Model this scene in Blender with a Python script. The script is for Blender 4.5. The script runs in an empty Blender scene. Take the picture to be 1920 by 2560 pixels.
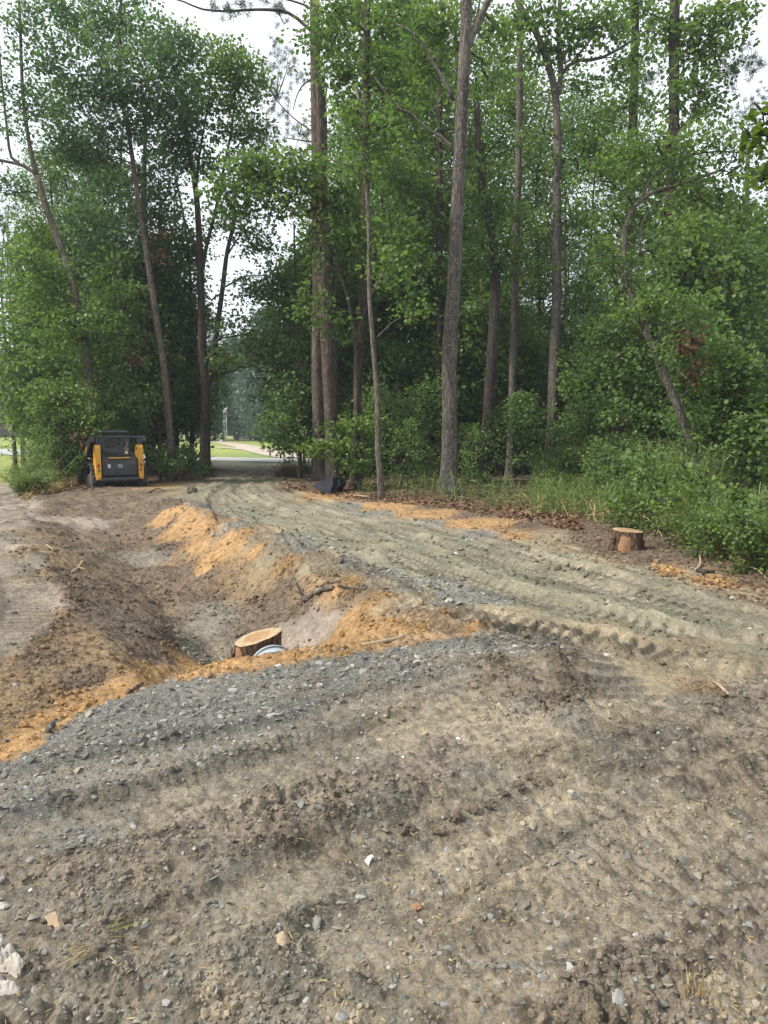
import bpy, math, random
import numpy as np
from math import radians as R

# ------------------------------------------------------------------ camera, sky, sun, exposure
F_PX, PITCH, EYE = 1750.0, R(6.52), 1.62
scn = bpy.context.scene
col = scn.collection
cam_d = bpy.data.cameras.new('camera')
cam = bpy.data.objects.new('camera', cam_d)
col.objects.link(cam)
cam.location = (0, 0, EYE)
cam.rotation_euler = (math.pi / 2 - PITCH, 0, 0)
cam_d.sensor_fit = 'VERTICAL'
cam_d.sensor_height = 36.0
cam_d.lens = 36.0 * F_PX / 2560.0
cam_d.clip_start = 0.05
cam_d.clip_end = 3000
scn.camera = cam

SUN_EL, SUN_AZ = R(46), R(-110)      # azimuth from +Y, negative = to the left
world = bpy.data.worlds.new("World")
scn.world = world
world.use_nodes = True
wt = world.node_tree
wt.nodes.clear()
w_out = wt.nodes.new('ShaderNodeOutputWorld')
w_bg = wt.nodes.new('ShaderNodeBackground')
w_bg.inputs['Strength'].default_value = 0.12
w_sky = wt.nodes.new('ShaderNodeTexSky')
w_sky.sky_type = 'NISHITA'
w_sky.sun_disc = False
w_sky.sun_elevation = SUN_EL
w_sky.sun_rotation = SUN_AZ
w_sky.air_density = 1.4
w_sky.dust_density = 3.0
w_tc = wt.nodes.new('ShaderNodeTexCoord')
w_n = wt.nodes.new('ShaderNodeTexNoise')
w_n.inputs['Scale'].default_value = 1.7
w_n.inputs['Detail'].default_value = 5
w_r = wt.nodes.new('ShaderNodeValToRGB')
w_r.color_ramp.elements[0].position = 0.30
w_r.color_ramp.elements[0].color = (6.6, 7.3, 8.0, 1)
w_r.color_ramp.elements[1].position = 0.65
w_r.color_ramp.elements[1].color = (7.7, 8.0, 8.3, 1)
w_m = wt.nodes.new('ShaderNodeMixRGB')
w_m.inputs['Fac'].default_value = 0.86
wt.links.new(w_tc.outputs['Generated'], w_n.inputs['Vector'])
wt.links.new(w_n.outputs['Fac'], w_r.inputs['Fac'])
wt.links.new(w_sky.outputs['Color'], w_m.inputs['Color1'])
wt.links.new(w_r.outputs['Color'], w_m.inputs['Color2'])
wt.links.new(w_m.outputs['Color'], w_bg.inputs['Color'])
wt.links.new(w_bg.outputs['Background'], w_out.inputs['Surface'])

sun_d = bpy.data.lights.new('sun', 'SUN')
sun_d.energy = 3.9
sun_d.angle = R(7)
sun_d.color = (1.0, 0.95, 0.86)
sun = bpy.data.objects.new('sun', sun_d)
col.objects.link(sun)
sun.rotation_euler = (math.pi / 2 - SUN_EL, 0, -SUN_AZ + math.pi)
scn.view_settings.view_transform = 'Standard'
scn.view_settings.look = 'None'
scn.view_settings.exposure = 0.58
scn.view_settings.gamma = 1.0
scn.view_settings.use_curve_mapping = False
scn.cycles.max_bounces = 6
scn.cycles.diffuse_bounces = 3
scn.cycles.glossy_bounces = 2
scn.cycles.transmission_bounces = 4
scn.cycles.transparent_max_bounces = 6
scn.cycles.volume_bounces = 0
scn.cycles.use_denoising = True

rng = np.random.default_rng(7)
random.seed(7)

# ------------------------------------------------------------------ helpers
CP, SP = math.cos(PITCH), math.sin(PITCH)

def ray(px, py):
    xc = (np.asarray(px, float) - 960) / F_PX
    yc = -(np.asarray(py, float) - 1280) / F_PX
    return np.stack([xc, CP + yc * SP, -SP + yc * CP], -1)

def at(px, py, d):
    """world point at forward distance d on the line of sight of a pixel of the photograph"""
    r = ray(px, py)
    return r * (d / r[..., 1:2]) + np.array([0, 0, EYE])

def sstep(a, b, x):
    t = np.clip((x - a) / (b - a), 0, 1)
    return t * t * (3 - 2 * t)

_pr = np.random.default_rng(3)
_G = _pr.uniform(0, 2 * np.pi, (256, 256))
_GX, _GY = np.cos(_G), np.sin(_G)

def perlin(x, y, seed=0):
    x = np.asarray(x, float) + seed * 17.31
    y = np.asarray(y, float) + seed * 9.73
    xi = np.floor(x).astype(int); yi = np.floor(y).astype(int)
    xf = x - xi; yf = y - yi
    u = xf * xf * xf * (xf * (xf * 6 - 15) + 10)
    v = yf * yf * yf * (yf * (yf * 6 - 15) + 10)
    def g(ix, iy, dx, dy):
        a = (ix & 255, iy & 255)
        return _GX[a] * dx + _GY[a] * dy
    n00 = g(xi, yi, xf, yf); n10 = g(xi + 1, yi, xf - 1, yf)
    n01 = g(xi, yi + 1, xf, yf - 1); n11 = g(xi + 1, yi + 1, xf - 1, yf - 1)
    return ((n00 * (1 - u) + n10 * u) * (1 - v) + (n01 * (1 - u) + n11 * u) * v) * 1.5

def fbm(x, y, o=4, seed=0):
    s = 0; a = 1
    for k in range(o):
        s = s + a * perlin(x * 2 ** k, y * 2 ** k, seed + k)
        a *= 0.5
    return s

def link(name, data, parent=None, loc=(0, 0, 0)):
    o = bpy.data.objects.new(name, data)
    col.objects.link(o)
    o.location = loc
    if parent is not None:
        o.parent = parent
    return o

def tag(o, label=None, cat=None, group=None, kind=None):
    if label: o['label'] = label
    if cat: o['category'] = cat
    if group: o['group'] = group
    if kind: o['kind'] = kind
    return o

def thing(name, label, cat, loc=(0, 0, 0), rz=0.0, group=None):
    o = link(name, None, None, tuple(float(c) for c in loc))
    o.rotation_euler = (0, 0, rz)
    return tag(o, label, cat, group)

def raw_mesh(name, V, Q=None, T=None, smooth=False, mat=None, fattr=None, vcol=None):
    me = bpy.data.meshes.new(name)
    V = np.asarray(V, np.float32)
    Q = np.zeros((0, 4), np.int32) if Q is None else np.asarray(Q, np.int32).reshape(-1, 4)
    T = np.zeros((0, 3), np.int32) if T is None else np.asarray(T, np.int32).reshape(-1, 3)
    nq, nt = len(Q), len(T)
    me.vertices.add(len(V)); me.vertices.foreach_set('co', V.ravel())
    me.loops.add(nq * 4 + nt * 3)
    me.loops.foreach_set('vertex_index', np.concatenate([Q.ravel(), T.ravel()]).astype(np.int32))
    me.polygons.add(nq + nt)
    st = np.concatenate([np.arange(nq) * 4, nq * 4 + np.arange(nt) * 3]).astype(np.int32)
    me.polygons.foreach_set('loop_start', st)
    me.polygons.foreach_set('loop_total', np.concatenate([np.full(nq, 4), np.full(nt, 3)]).astype(np.int32))
    me.polygons.foreach_set('use_smooth', np.full(nq + nt, smooth, dtype=bool))
    me.update(calc_edges=True)
    me.validate()
    if fattr is not None:
        a = me.attributes.new('tint', 'FLOAT', 'FACE')
        a.data.foreach_set('value', np.asarray(fattr, np.float32))
    if vcol is not None:
        a = me.attributes.new('col', 'FLOAT_COLOR', 'POINT')
        a.data.foreach_set('color', np.asarray(vcol, np.float32).ravel())
    if mat is not None:
        me.materials.append(mat)
    return me

class MB:
    """collects simple shapes into one mesh"""
    def __init__(self): self.V = []; self.Q = []; self.T = []; self.n = 0
    def add(self, V, Q=None, T=None):
        V = np.asarray(V, float)
        if Q is not None and len(Q): self.Q.append(np.asarray(Q, int).reshape(-1, 4) + self.n)
        if T is not None and len(T): self.T.append(np.asarray(T, int).reshape(-1, 3) + self.n)
        self.V.append(V); self.n += len(V)
        return self
    def box(self, c, s, rx=0, bev=0.0):
        h = np.array(s, float) / 2
        b = min(bev, h.min() * 0.9)
        if b <= 0:
            V = np.array([[i, j, k] for i in (-1, 1) for j in (-1, 1) for k in (-1, 1)], float) * h
            Q = [[0, 1, 3, 2], [4, 6, 7, 5], [0, 4, 5, 1], [2, 3, 7, 6], [0, 2, 6, 4], [1, 5, 7, 3]]
            T = None
        else:      # chamfered box: 24 vertices
            V = []; idx = {}
            for i in (-1, 1):
                for j in (-1, 1):
                    for k in (-1, 1):
                        for ax in range(3):
                            p = np.array([i, j, k], float) * (h - b)
                            p[ax] = [i, j, k][ax] * h[ax]
                            idx[(i, j, k, ax)] = len(V); V.append(p)
            V = np.array(V); Q = []; T = []
            for ax in range(3):
                o = [a for a in range(3) if a != ax]
                for s_ in (-1, 1):
                    r = []
                    for a, b2 in ((-1, -1), (1, -1), (1, 1), (-1, 1)):
                        k = [0, 0, 0]; k[ax] = s_; k[o[0]] = a; k[o[1]] = b2
                        r.append(idx[(*k, ax)])
                    Q.append(r)
            for ax in range(3):
                o = [a for a in range(3) if a != ax]
                for a in (-1, 1):
                    for b2 in (-1, 1):
                        k0 = [0, 0, 0]; k0[o[0]] = a; k0[o[1]] = b2
                        k1 = list(k0); k0[ax] = -1; k1[ax] = 1
                        Q.append([idx[(*k0, o[0])], idx[(*k1, o[0])], idx[(*k1, o[1])], idx[(*k0, o[1])]])
            for i in (-1, 1):
                for j in (-1, 1):
                    for k in (-1, 1):
                        T.append([idx[(i, j, k, 0)], idx[(i, j, k, 1)], idx[(i, j, k, 2)]])
        if rx:
            c_, s_ = math.cos(rx), math.sin(rx)
            V = V @ np.array([[1, 0, 0], [0, c_, -s_], [0, s_, c_]]).T
        return self.add(V + np.array(c, float), Q, T)
    def tube(self, P, r, sides=6, cap=True):
        V, Q, T = tube(P, r, sides, cap)
        return self.add(V, Q, T)
    def prism(self, poly, x0, x1):
        """side profile in (y, z) pulled from x0 to x1"""
        n = len(poly)
        V = [[x0, y, z] for y, z in poly] + [[x1, y, z] for y, z in poly]
        Q = [[i, (i + 1) % n, n + (i + 1) % n, n + i] for i in range(n)]
        T = [[0, i + 1, i] for i in range(1, n - 1)] + [[n, n + i, n + i + 1] for i in range(1, n - 1)]
        return self.add(V, Q, T)
    def build(self, name, mat, parent=None, smooth=False, loc=(0, 0, 0)):
        V = np.concatenate(self.V)
        Q = np.concatenate(self.Q) if self.Q else None
        T = np.concatenate(self.T) if self.T else None
        return link(name, raw_mesh(name, V, Q, T, smooth, mat), parent, loc)

def tube(P, r, sides=8, cap=True, jit=None):
    P = np.asarray(P, float); n = len(P)
    r = np.broadcast_to(np.asarray(r, float), (n,))
    t = np.gradient(P, axis=0)
    t /= np.linalg.norm(t, axis=1)[:, None] + 1e-9
    ref = np.array([1.0, 0, 0]) if abs(t[:, 0]).mean() < 0.8 else np.array([0, 0, 1.0])
    a = np.cross(t, ref); a /= np.linalg.norm(a, axis=1)[:, None] + 1e-9
    b = np.cross(t, a)
    th = np.arange(sides) * 2 * np.pi / sides
    rr = r[:, None] * (1 if jit is None else jit)
    V = P[:, None, :] + (a[:, None, :] * np.cos(th)[None, :, None] + b[:, None, :] * np.sin(th)[None, :, None]) * (rr[..., None] if np.ndim(rr) == 2 else rr)
    V = V.reshape(-1, 3)
    i = np.arange(n - 1)[:, None] * sides; k = np.arange(sides)[None, :]; k2 = (k + 1) % sides
    Q = np.stack([i + k, i + k2, i + sides + k2, i + sides + k], -1).reshape(-1, 4)
    T = []
    if cap:
        T = [[0, j + 1, j] for j in range(1, sides - 1)] + [[(n - 1) * sides, (n - 1) * sides + j, (n - 1) * sides + j + 1] for j in range(1, sides - 1)]
    return V, Q, (np.array(T) if len(T) else None)

def smooth_line(P, n):
    """Catmull-Rom through the points, n samples"""
    P = np.asarray(P, float)
    if len(P) < 3:
        return P[0] + (P[-1] - P[0]) * np.linspace(0, 1, n)[:, None]
    E = np.vstack([2 * P[0] - P[1], P, 2 * P[-1] - P[-2]])
    L = np.concatenate([[0], np.cumsum(np.linalg.norm(np.diff(P, axis=0), axis=1))])
    s = np.linspace(0, L[-1], n)
    k = np.clip(np.searchsorted(L, s, side='right') - 1, 0, len(P) - 2)
    t = ((s - L[k]) / (L[k + 1] - L[k]))[:, None]
    p0, p1, p2, p3 = E[k], E[k + 1], E[k + 2], E[k + 3]
    return 0.5 * (2 * p1 + (p2 - p0) * t + (2 * p0 - 5 * p1 + 4 * p2 - p3) * t ** 2 + (3 * p1 - p0 - 3 * p2 + p3) * t ** 3)

# ------------------------------------------------------------------ materials
def new_mat(name):
    m = bpy.data.materials.new(name); m.use_nodes = True
    nt = m.node_tree; nt.nodes.clear()
    out = nt.nodes.new('ShaderNodeOutputMaterial')
    b = nt.nodes.new('ShaderNodeBsdfPrincipled')
    nt.links.new(b.outputs[0], out.inputs['Surface'])
    return m, nt, b, out

def nd(nt, t, **kw):
    n = nt.nodes.new(t)
    for k, v in kw.items():
        if k in n.inputs: n.inputs[k].default_value = v
        else: setattr(n, k, v)
    return n

def noise(nt, scale, detail=4, vec=None, rough=0.55):
    n = nd(nt, 'ShaderNodeTexNoise', Scale=scale, Detail=detail, Roughness=rough)
    if vec is not None: nt.links.new(vec, n.inputs['Vector'])
    return n

def ramp(nt, fac, stops):
    r = nt.nodes.new('ShaderNodeValToRGB')
    e = r.color_ramp.elements
    while len(e) < len(stops): e.new(0.5)
    for k, (p, c) in enumerate(stops):
        e[k].position = p
        e[k].color = (c, c, c, 1) if not hasattr(c, '__len__') else (*c, 1)
    nt.links.new(fac, r.inputs['Fac'])
    return r

def mix(nt, fac, a, b, mode='MIX'):
    m = nt.nodes.new('ShaderNodeMixRGB'); m.blend_type = mode
    for s, v in (('Fac', fac), ('Color1', a), ('Color2', b)):
        if hasattr(v, 'links') or hasattr(v, 'is_linked'): nt.links.new(v, m.inputs[s])
        else: m.inputs[s].default_value = v if not hasattr(v, '__len__') else (*v, 1)[:4]
    return m

def bump(nt, h, dist, strength, bsdf, prev=None):
    b = nd(nt, 'ShaderNodeBump', Strength=strength, Distance=dist)
    nt.links.new(h, b.inputs['Height'])
    if prev is not None: nt.links.new(prev.outputs[0], b.inputs['Normal'])
    nt.links.new(b.outputs[0], bsdf.inputs['Normal'])
    return b

def simple_mat(name, c, rough=0.6, metal=0.0, var=0.18, scale=6.0, dirt=None, bumps=0.0, spec=0.5):
    m, nt, b, out = new_mat(name)
    tc = nd(nt, 'ShaderNodeTexCoord')
    n = noise(nt, scale, 5, tc.outputs['Object'])
    r = ramp(nt, n.outputs['Fac'], [(0.3, 1 - var), (0.7, 1 + var * 0.6)])
    cc = mix(nt, 1.0, c, r.outputs[0], 'MULTIPLY')
    last = cc
    if dirt:
        n2 = noise(nt, scale * 0.6, 6, tc.outputs['Object'])
        r2 = ramp(nt, n2.outputs['Fac'], [(0.5, 0.0), (0.68, 0.75)])
        last = mix(nt, r2.outputs[0], cc.outputs[0], dirt)
    nt.links.new(last.outputs[0], b.inputs['Base Color'])
    b.inputs['Roughness'].default_value = rough
    b.inputs['Metallic'].default_value = metal
    b.inputs['Specular IOR Level'].default_value = spec
    if bumps: bump(nt, n.outputs['Fac'], bumps, 0.6, b)
    return m

def ground_mat():
    m, nt, b, out = new_mat('soil')
    a = nd(nt, 'ShaderNodeAttribute', attribute_name='col')
    geo = nd(nt, 'ShaderNodeNewGeometry')
    P = geo.outputs['Position']
    n1 = noise(nt, 2.3, 6, P, 0.65)
    n2 = noise(nt, 14, 8, P, 0.72)
    n3 = noise(nt, 90, 6, P, 0.7)
    n4 = noise(nt, 34, 5, P, 0.6)
    r1 = ramp(nt, n1.outputs['Fac'], [(0.28, 0.72), (0.72, 1.22)])
    r2 = ramp(nt, n2.outputs['Fac'], [(0.28, 0.62), (0.5, 1.0), (0.74, 1.32)])
    r3 = ramp(nt, n3.outputs['Fac'], [(0.25, 0.62), (0.75, 1.36)])
    c = mix(nt, 1, a.outputs['Color'], r1.outputs[0], 'MULTIPLY')
    c = mix(nt, 1, c.outputs[0], r2.outputs[0], 'MULTIPLY')
    c = mix(nt, 1, c.outputs[0], r3.outputs[0], 'MULTIPLY')
    # small mineral grains of differing colour
    vo = nd(nt, 'ShaderNodeTexVoronoi', Scale=85.0)
    nt.links.new(P, vo.inputs['Vector'])
    rv = ramp(nt, vo.outputs['Color'], [(0.70, 0.0), (0.8, 0.6)])
    grey = mix(nt, 0.55, c.outputs[0], (0.36, 0.36, 0.35))
    c = mix(nt, rv.outputs[0], c.outputs[0], grey.outputs[0])
    nt.links.new(c.outputs[0], b.inputs['Base Color'])
    b.inputs['Roughness'].default_value = 0.95
    b.inputs['Specular IOR Level'].default_value = 0.2
    b0 = bump(nt, n4.outputs['Fac'], 0.022, 0.9, b)
    b1 = bump(nt, n2.outputs['Fac'], 0.04, 0.9, b, b0)
    b2 = bump(nt, n3.outputs['Fac'], 0.010, 0.9, b, b1)
    bump(nt, vo.outputs['Distance'], 0.006, 0.5, b, b2)
    return m

def attr_mat(name, var=0.25, scale=30, rough=0.9, bd=0.004):
    m, nt, b, out = new_mat(name)
    a = nd(nt, 'ShaderNodeAttribute', attribute_name='col')
    geo = nd(nt, 'ShaderNodeNewGeometry')
    n = noise(nt, scale, 6, geo.outputs['Position'], 0.7)
    r = ramp(nt, n.outputs['Fac'], [(0.3, 1 - var), (0.7, 1 + var)])
    c = mix(nt, 1, a.outputs['Color'], r.outputs[0], 'MULTIPLY')
    nt.links.new(c.outputs[0], b.inputs['Base Color'])
    b.inputs['Roughness'].default_value = rough
    b.inputs['Specular IOR Level'].default_value = 0.3
    bump(nt, n.outputs['Fac'], bd, 0.8, b)
    return m

def bark_mat(name, dark, light, vs=0.16, scale=9.0, lichen=0.0, bd=0.03):
    m, nt, b, out = new_mat(name)
    tc = nd(nt, 'ShaderNodeTexCoord')
    mp = nd(nt, 'ShaderNodeMapping', Scale=(1, 1, vs))
    nt.links.new(tc.outputs['Object'], mp.inputs['Vector'])
    n = noise(nt, scale, 8, mp.outputs[0], 0.7)
    vo = nd(nt, 'ShaderNodeTexVoronoi', Scale=scale * 1.6, feature='DISTANCE_TO_EDGE')
    nt.links.new(mp.outputs[0], vo.inputs['Vector'])
    rv = ramp(nt, vo.outputs['Distance'], [(0.0, 0.45), (0.22, 1.0)])
    c = ramp(nt, n.outputs['Fac'], [(0.3, dark), (0.7, light)])
    c2 = mix(nt, 1, c.outputs[0], rv.outputs[0], 'MULTIPLY')
    big = noise(nt, 0.7, 4, tc.outputs['Object'])
    rb = ramp(nt, big.outputs['Fac'], [(0.3, 0.72), (0.7, 1.2)])
    c3 = mix(nt, 1, c2.outputs[0], rb.outputs[0], 'MULTIPLY')
    if lichen:
        l = noise(nt, 22, 3, tc.outputs['Object'], 0.6)
        rl = ramp(nt, l.outputs['Fac'], [(0.62 - lichen * 0.1, 0.0), (0.70, 0.75)])
        c3 = mix(nt, rl.outputs[0], c3.outputs[0], (0.33, 0.34, 0.31))
    nt.links.new(c3.outputs[0], b.inputs['Base Color'])
    b.inputs['Roughness'].default_value = 0.95
    b.inputs['Specular IOR Level'].default_value = 0.15
    b1 = bump(nt, vo.outputs['Distance'], bd, 0.8, b)
    bump(nt, n.outputs['Fac'], bd * 0.8, 0.8, b, b1)
    return m

def leaf_mat(name, dark, mid, light, trans=0.35, rough=0.5):
    m, nt, b, out = new_mat(name)
    a = nd(nt, 'ShaderNodeAttribute', attribute_name='tint')
    oi = nd(nt, 'ShaderNodeObjectInfo')
    c = ramp(nt, a.outputs['Fac'], [(0.0, dark), (0.5, mid), (1.0, light)])
    nt.links.new(c.outputs[0], b.inputs['Base Color'])
    b.inputs['Roughness'].default_value = rough
    b.inputs['Specular IOR Level'].default_value = 0.35
    tr = nd(nt, 'ShaderNodeBsdfTranslucent')
    c2 = mix(nt, 1, c.outputs[0], (1.25, 1.35, 0.7), 'MULTIPLY')
    nt.links.new(c2.outputs[0], tr.inputs['Color'])
    ms = nd(nt, 'ShaderNodeMixShader', Fac=trans)
    nt.links.new(b.outputs[0], ms.inputs[1]); nt.links.new(tr.outputs[0], ms.inputs[2])
    nt.links.new(ms.outputs[0], out.inputs['Surface'])
    return m

M = {}
M['soil'] = ground_mat()
M['stone'] = attr_mat('broken_stone', 0.22, 40, 0.8, 0.003)
M['clod'] = attr_mat('earth_clod', 0.32, 45, 0.95, 0.008)
M['bark_pine'] = bark_mat('pine_bark', (0.05, 0.038, 0.032), (0.20, 0.155, 0.13), 0.25, 8.0, 0, 0.05)
M['bark_oak'] = bark_mat('grey_bark', (0.05, 0.043, 0.036), (0.20, 0.175, 0.15), 0.14, 11.0, 0.5, 0.03)
M['bark_dark'] = bark_mat('dark_bark', (0.028, 0.023, 0.019), (0.12, 0.098, 0.08), 0.16, 10.0, 0, 0.03)
M['bark_tan'] = bark_mat('smooth_bark', (0.08, 0.065, 0.05), (0.21, 0.175, 0.14), 0.3, 8.0, 0.3, 0.012)
M['twig'] = bark_mat('twig_bark', (0.03, 0.025, 0.02), (0.10, 0.085, 0.07), 0.3, 20, 0, 0.005)
M['leaf'] = leaf_mat('broad_leaf', (0.064, 0.115, 0.040), (0.118, 0.190, 0.058), (0.215, 0.28, 0.075), 0.47)
M['leaf_blue'] = leaf_mat('cool_leaf', (0.058, 0.108, 0.060), (0.100, 0.168, 0.088), (0.17, 0.235, 0.105), 0.45)
M['leaf_lime'] = leaf_mat('lime_leaf', (0.055, 0.10, 0.025), (0.11, 0.175, 0.038), (0.21, 0.265, 0.055), 0.4)
M['needle'] = leaf_mat('pine_needle', (0.02, 0.045, 0.025), (0.038, 0.075, 0.038), (0.06, 0.10, 0.05), 0.15)
M['cane'] = leaf_mat('cane_leaf', (0.06, 0.105, 0.03), (0.11, 0.18, 0.048), (0.24, 0.25, 0.10), 0.35)
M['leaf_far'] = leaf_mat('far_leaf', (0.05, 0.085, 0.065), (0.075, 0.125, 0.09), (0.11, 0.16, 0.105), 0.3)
M['dead'] = leaf_mat('dead_leaf', (0.06, 0.03, 0.018), (0.14, 0.075, 0.04), (0.26, 0.17, 0.10), 0.1, 0.8)
M['straw'] = leaf_mat('dry_straw', (0.20, 0.14, 0.06), (0.36, 0.27, 0.12), (0.50, 0.40, 0.20), 0.1, 0.8)

# ------------------------------------------------------------------ the lie of the land
def polydist(X, Y, P):
    best = np.full(X.shape, 1e9); S = np.zeros(X.shape); SD = np.zeros(X.shape)
    acc = 0.0
    for k in range(len(P) - 1):
        ax, ay = P[k][:2]; bx, by = P[k + 1][:2]
        dx, dy = bx - ax, by - ay
        L = math.hypot(dx, dy)
        t = np.clip(((X - ax) * dx + (Y - ay) * dy) / (L * L), 0, 1)
        qx = X - (ax + t * dx); qy = Y - (ay + t * dy)
        d = np.hypot(qx, qy)
        m = d < best
        best = np.where(m, d, best)
        S = np.where(m, acc + t * L, S)
        SD = np.where(m, (dx * (Y - ay) - dy * (X - ax)) / L, SD)
        acc += L
    return best, S, SD

DRIVE_Y = [4.6, 5.7, 7, 8.8, 11.3, 16, 20, 28, 40, 50]
DRIVE_XL = [1.5, .5, .16, -.81, -2.1, -4.4, -5.6, -7.4, -9.8, -11.5]
DRIVE_XR = [3.9, 3.8, 3.4, 2.8, 2.2, .2, -1.8, -4.1, -5.8, -7]
DITCH = [(-.85, 5.3), (-1.5, 7.4), (-2.9, 10), (-4.4, 13), (-7.0, 17), (-10, 20.5)]
DITCH_S = np.concatenate([[0], np.cumsum([math.hypot(DITCH[i + 1][0] - DITCH[i][0], DITCH[i + 1][1] - DITCH[i][1]) for i in range(5)])])
MOUNDS = []          # (x, y, rx, ry, rot, h)

def H0(X, Y):
    X = np.asarray(X, float); Y = np.asarray(Y, float)
    z = -0.30 * sstep(5, 18, Y) - 0.04 * sstep(20, 45, Y)
    # the lawn across the road rises to the left
    az = np.arctan2(X, np.maximum(Y, 1))
    sl = 0.003 + 0.027 * sstep(-0.33, -0.46, az)
    z = z + np.clip(Y - 54, 0, 70) * sl
    ey = np.interp(X, [-6, -3.2, -2, -1.14, -.2, .5, 1.5], [-2.5, 1.5, 3.4, 4.86, 5.3, 5.75, 6.0])
    t = Y - ey
    xl = np.interp(Y, DRIVE_Y, DRIVE_XL)
    out = sstep(0.2, -1.3, X - xl)
    left = sstep(0, 0.9, t) * out
    z = z - 0.24 * left * sstep(22, 10, Y)
    d, s, sd = polydist(X, Y, DITCH)
    D = np.interp(s, DITCH_S, [.56, .54, .46, .34, .16, 0])
    w = np.interp(s, DITCH_S, [1.15, 1.45, 1.75, 1.75, 2.0, 2.4])
    z = z - D * (1 - sstep(0.12, 1.0, d / w)) * sstep(0.0, 0.75, t)
    dm = (1 - sstep(.6, 1.6, d / w)) * sstep(0.2, 1.0, t)
    z = z + dm * (.10 * perlin(X * 1.3, Y * 1.3, 14) + .06 * perlin(X * 3.1, Y * 3.1, 15))
    # orange spoil bank between ditch and drive
    d2, s2, _ = polydist(X, Y, [(-5.0, 17.2), (-3.5, 13.8), (-1.9, 10.6), (-.9, 8.8)])
    z = z + 0.20 * np.exp(-(d2 / 0.75) ** 2) * sstep(0, 1.0, s2 + 0.4) * sstep(9.6, 6.5, s2)
    # left bank rim
    d3, s3, _ = polydist(X, Y, [(-3.4, 6.2), (-4.6, 9), (-6.2, 12), (-9.5, 16)])
    z = z + 0.10 * np.exp(-(d3 / 0.8) ** 2)
    # verge on the wood's side is a touch higher
    xr = np.interp(Y, DRIVE_Y, DRIVE_XR)
    z = z + 0.10 * sstep(0.3, 3.0, X - xr) * sstep(4.5, 7, Y) * sstep(60, 40, Y)
    z = z + 0.45 * np.exp(-(((X + 9.3) / 1.7) ** 2 + ((Y - 33) / 1.8) ** 2))      # bank by the forked tree
    for (mx, my, rx, ry, rot, h) in MOUNDS:
        c, s_ = math.cos(rot), math.sin(rot)
        u = ((X - mx) * c + (Y - my) * s_) / rx
        v = (-(X - mx) * s_ + (Y - my) * c) / ry
        z = z + h * (.75 if my < 5 else 1.0) * np.exp(-(u * u + v * v) ** 1.4)
    return z

def gp(px, py):
    """where the line of sight of a pixel meets the land"""
    px = np.atleast_1d(np.asarray(px, float)); py = np.atleast_1d(np.asarray(py, float))
    r = ray(px, py); r = r / np.linalg.norm(r, axis=-1, keepdims=True)
    tt = np.geomspace(1.2, 400, 500)
    X = r[:, None, 0] * tt; Y = r[:, None, 1] * tt; Z = EYE + r[:, None, 2] * tt
    below = Z < H0(X, Y)
    k = np.argmax(below, axis=1); k = np.where(below.any(axis=1), np.maximum(k, 1), 499)
    t0 = tt[k - 1]; t1 = tt[k]
    for _ in range(12):
        tm = (t0 + t1) / 2
        b = EYE + r[:, 2] * tm < H0(r[:, 0] * tm, r[:, 1] * tm)
        t1 = np.where(b, tm, t1); t0 = np.where(b, t0, tm)
    tm = (t0 + t1) / 2
    return np.stack([r[:, 0] * tm, r[:, 1] * tm, EYE + r[:, 2] * tm], -1)

def gline(pts): return gp([p[0] for p in pts], [p[1] for p in pts])[:, :2].tolist()

for (px, py, rx, ry, rot, h) in [
    (1420, 1680, .42, .30, .3, .13), (1340, 1700, .22, .18, 0, .07), (1530, 1635, .22, .16, 0, .07), (1480, 1795, .30, .12, .5, .075),
    (1800, 1660, .35, .18, -.3, .08), (1880, 1735, .40, .13, .1, .08), (1770, 1880, .45, .17, .2, .085),
    (1600, 2120, .4, .2, .3, .03), (1250, 2520, .5, .12, .1, .05), (1500, 2450, .45, .16, .2, .05), (150, 2190, .5, .10, .25, .055), (380, 2140, .3, .1, .3, .055),
    (800, 2050, .35, .10, .4, .045), (1000, 1960, .3, .1, .5, .045), (600, 2020, .3, .12, .3, .035), (650, 1870, .3, .1, .3, .02)]:
    g = gp(px, py)[0]
    MOUNDS.append((g[0], g[1], rx, ry, rot, h))

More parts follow.
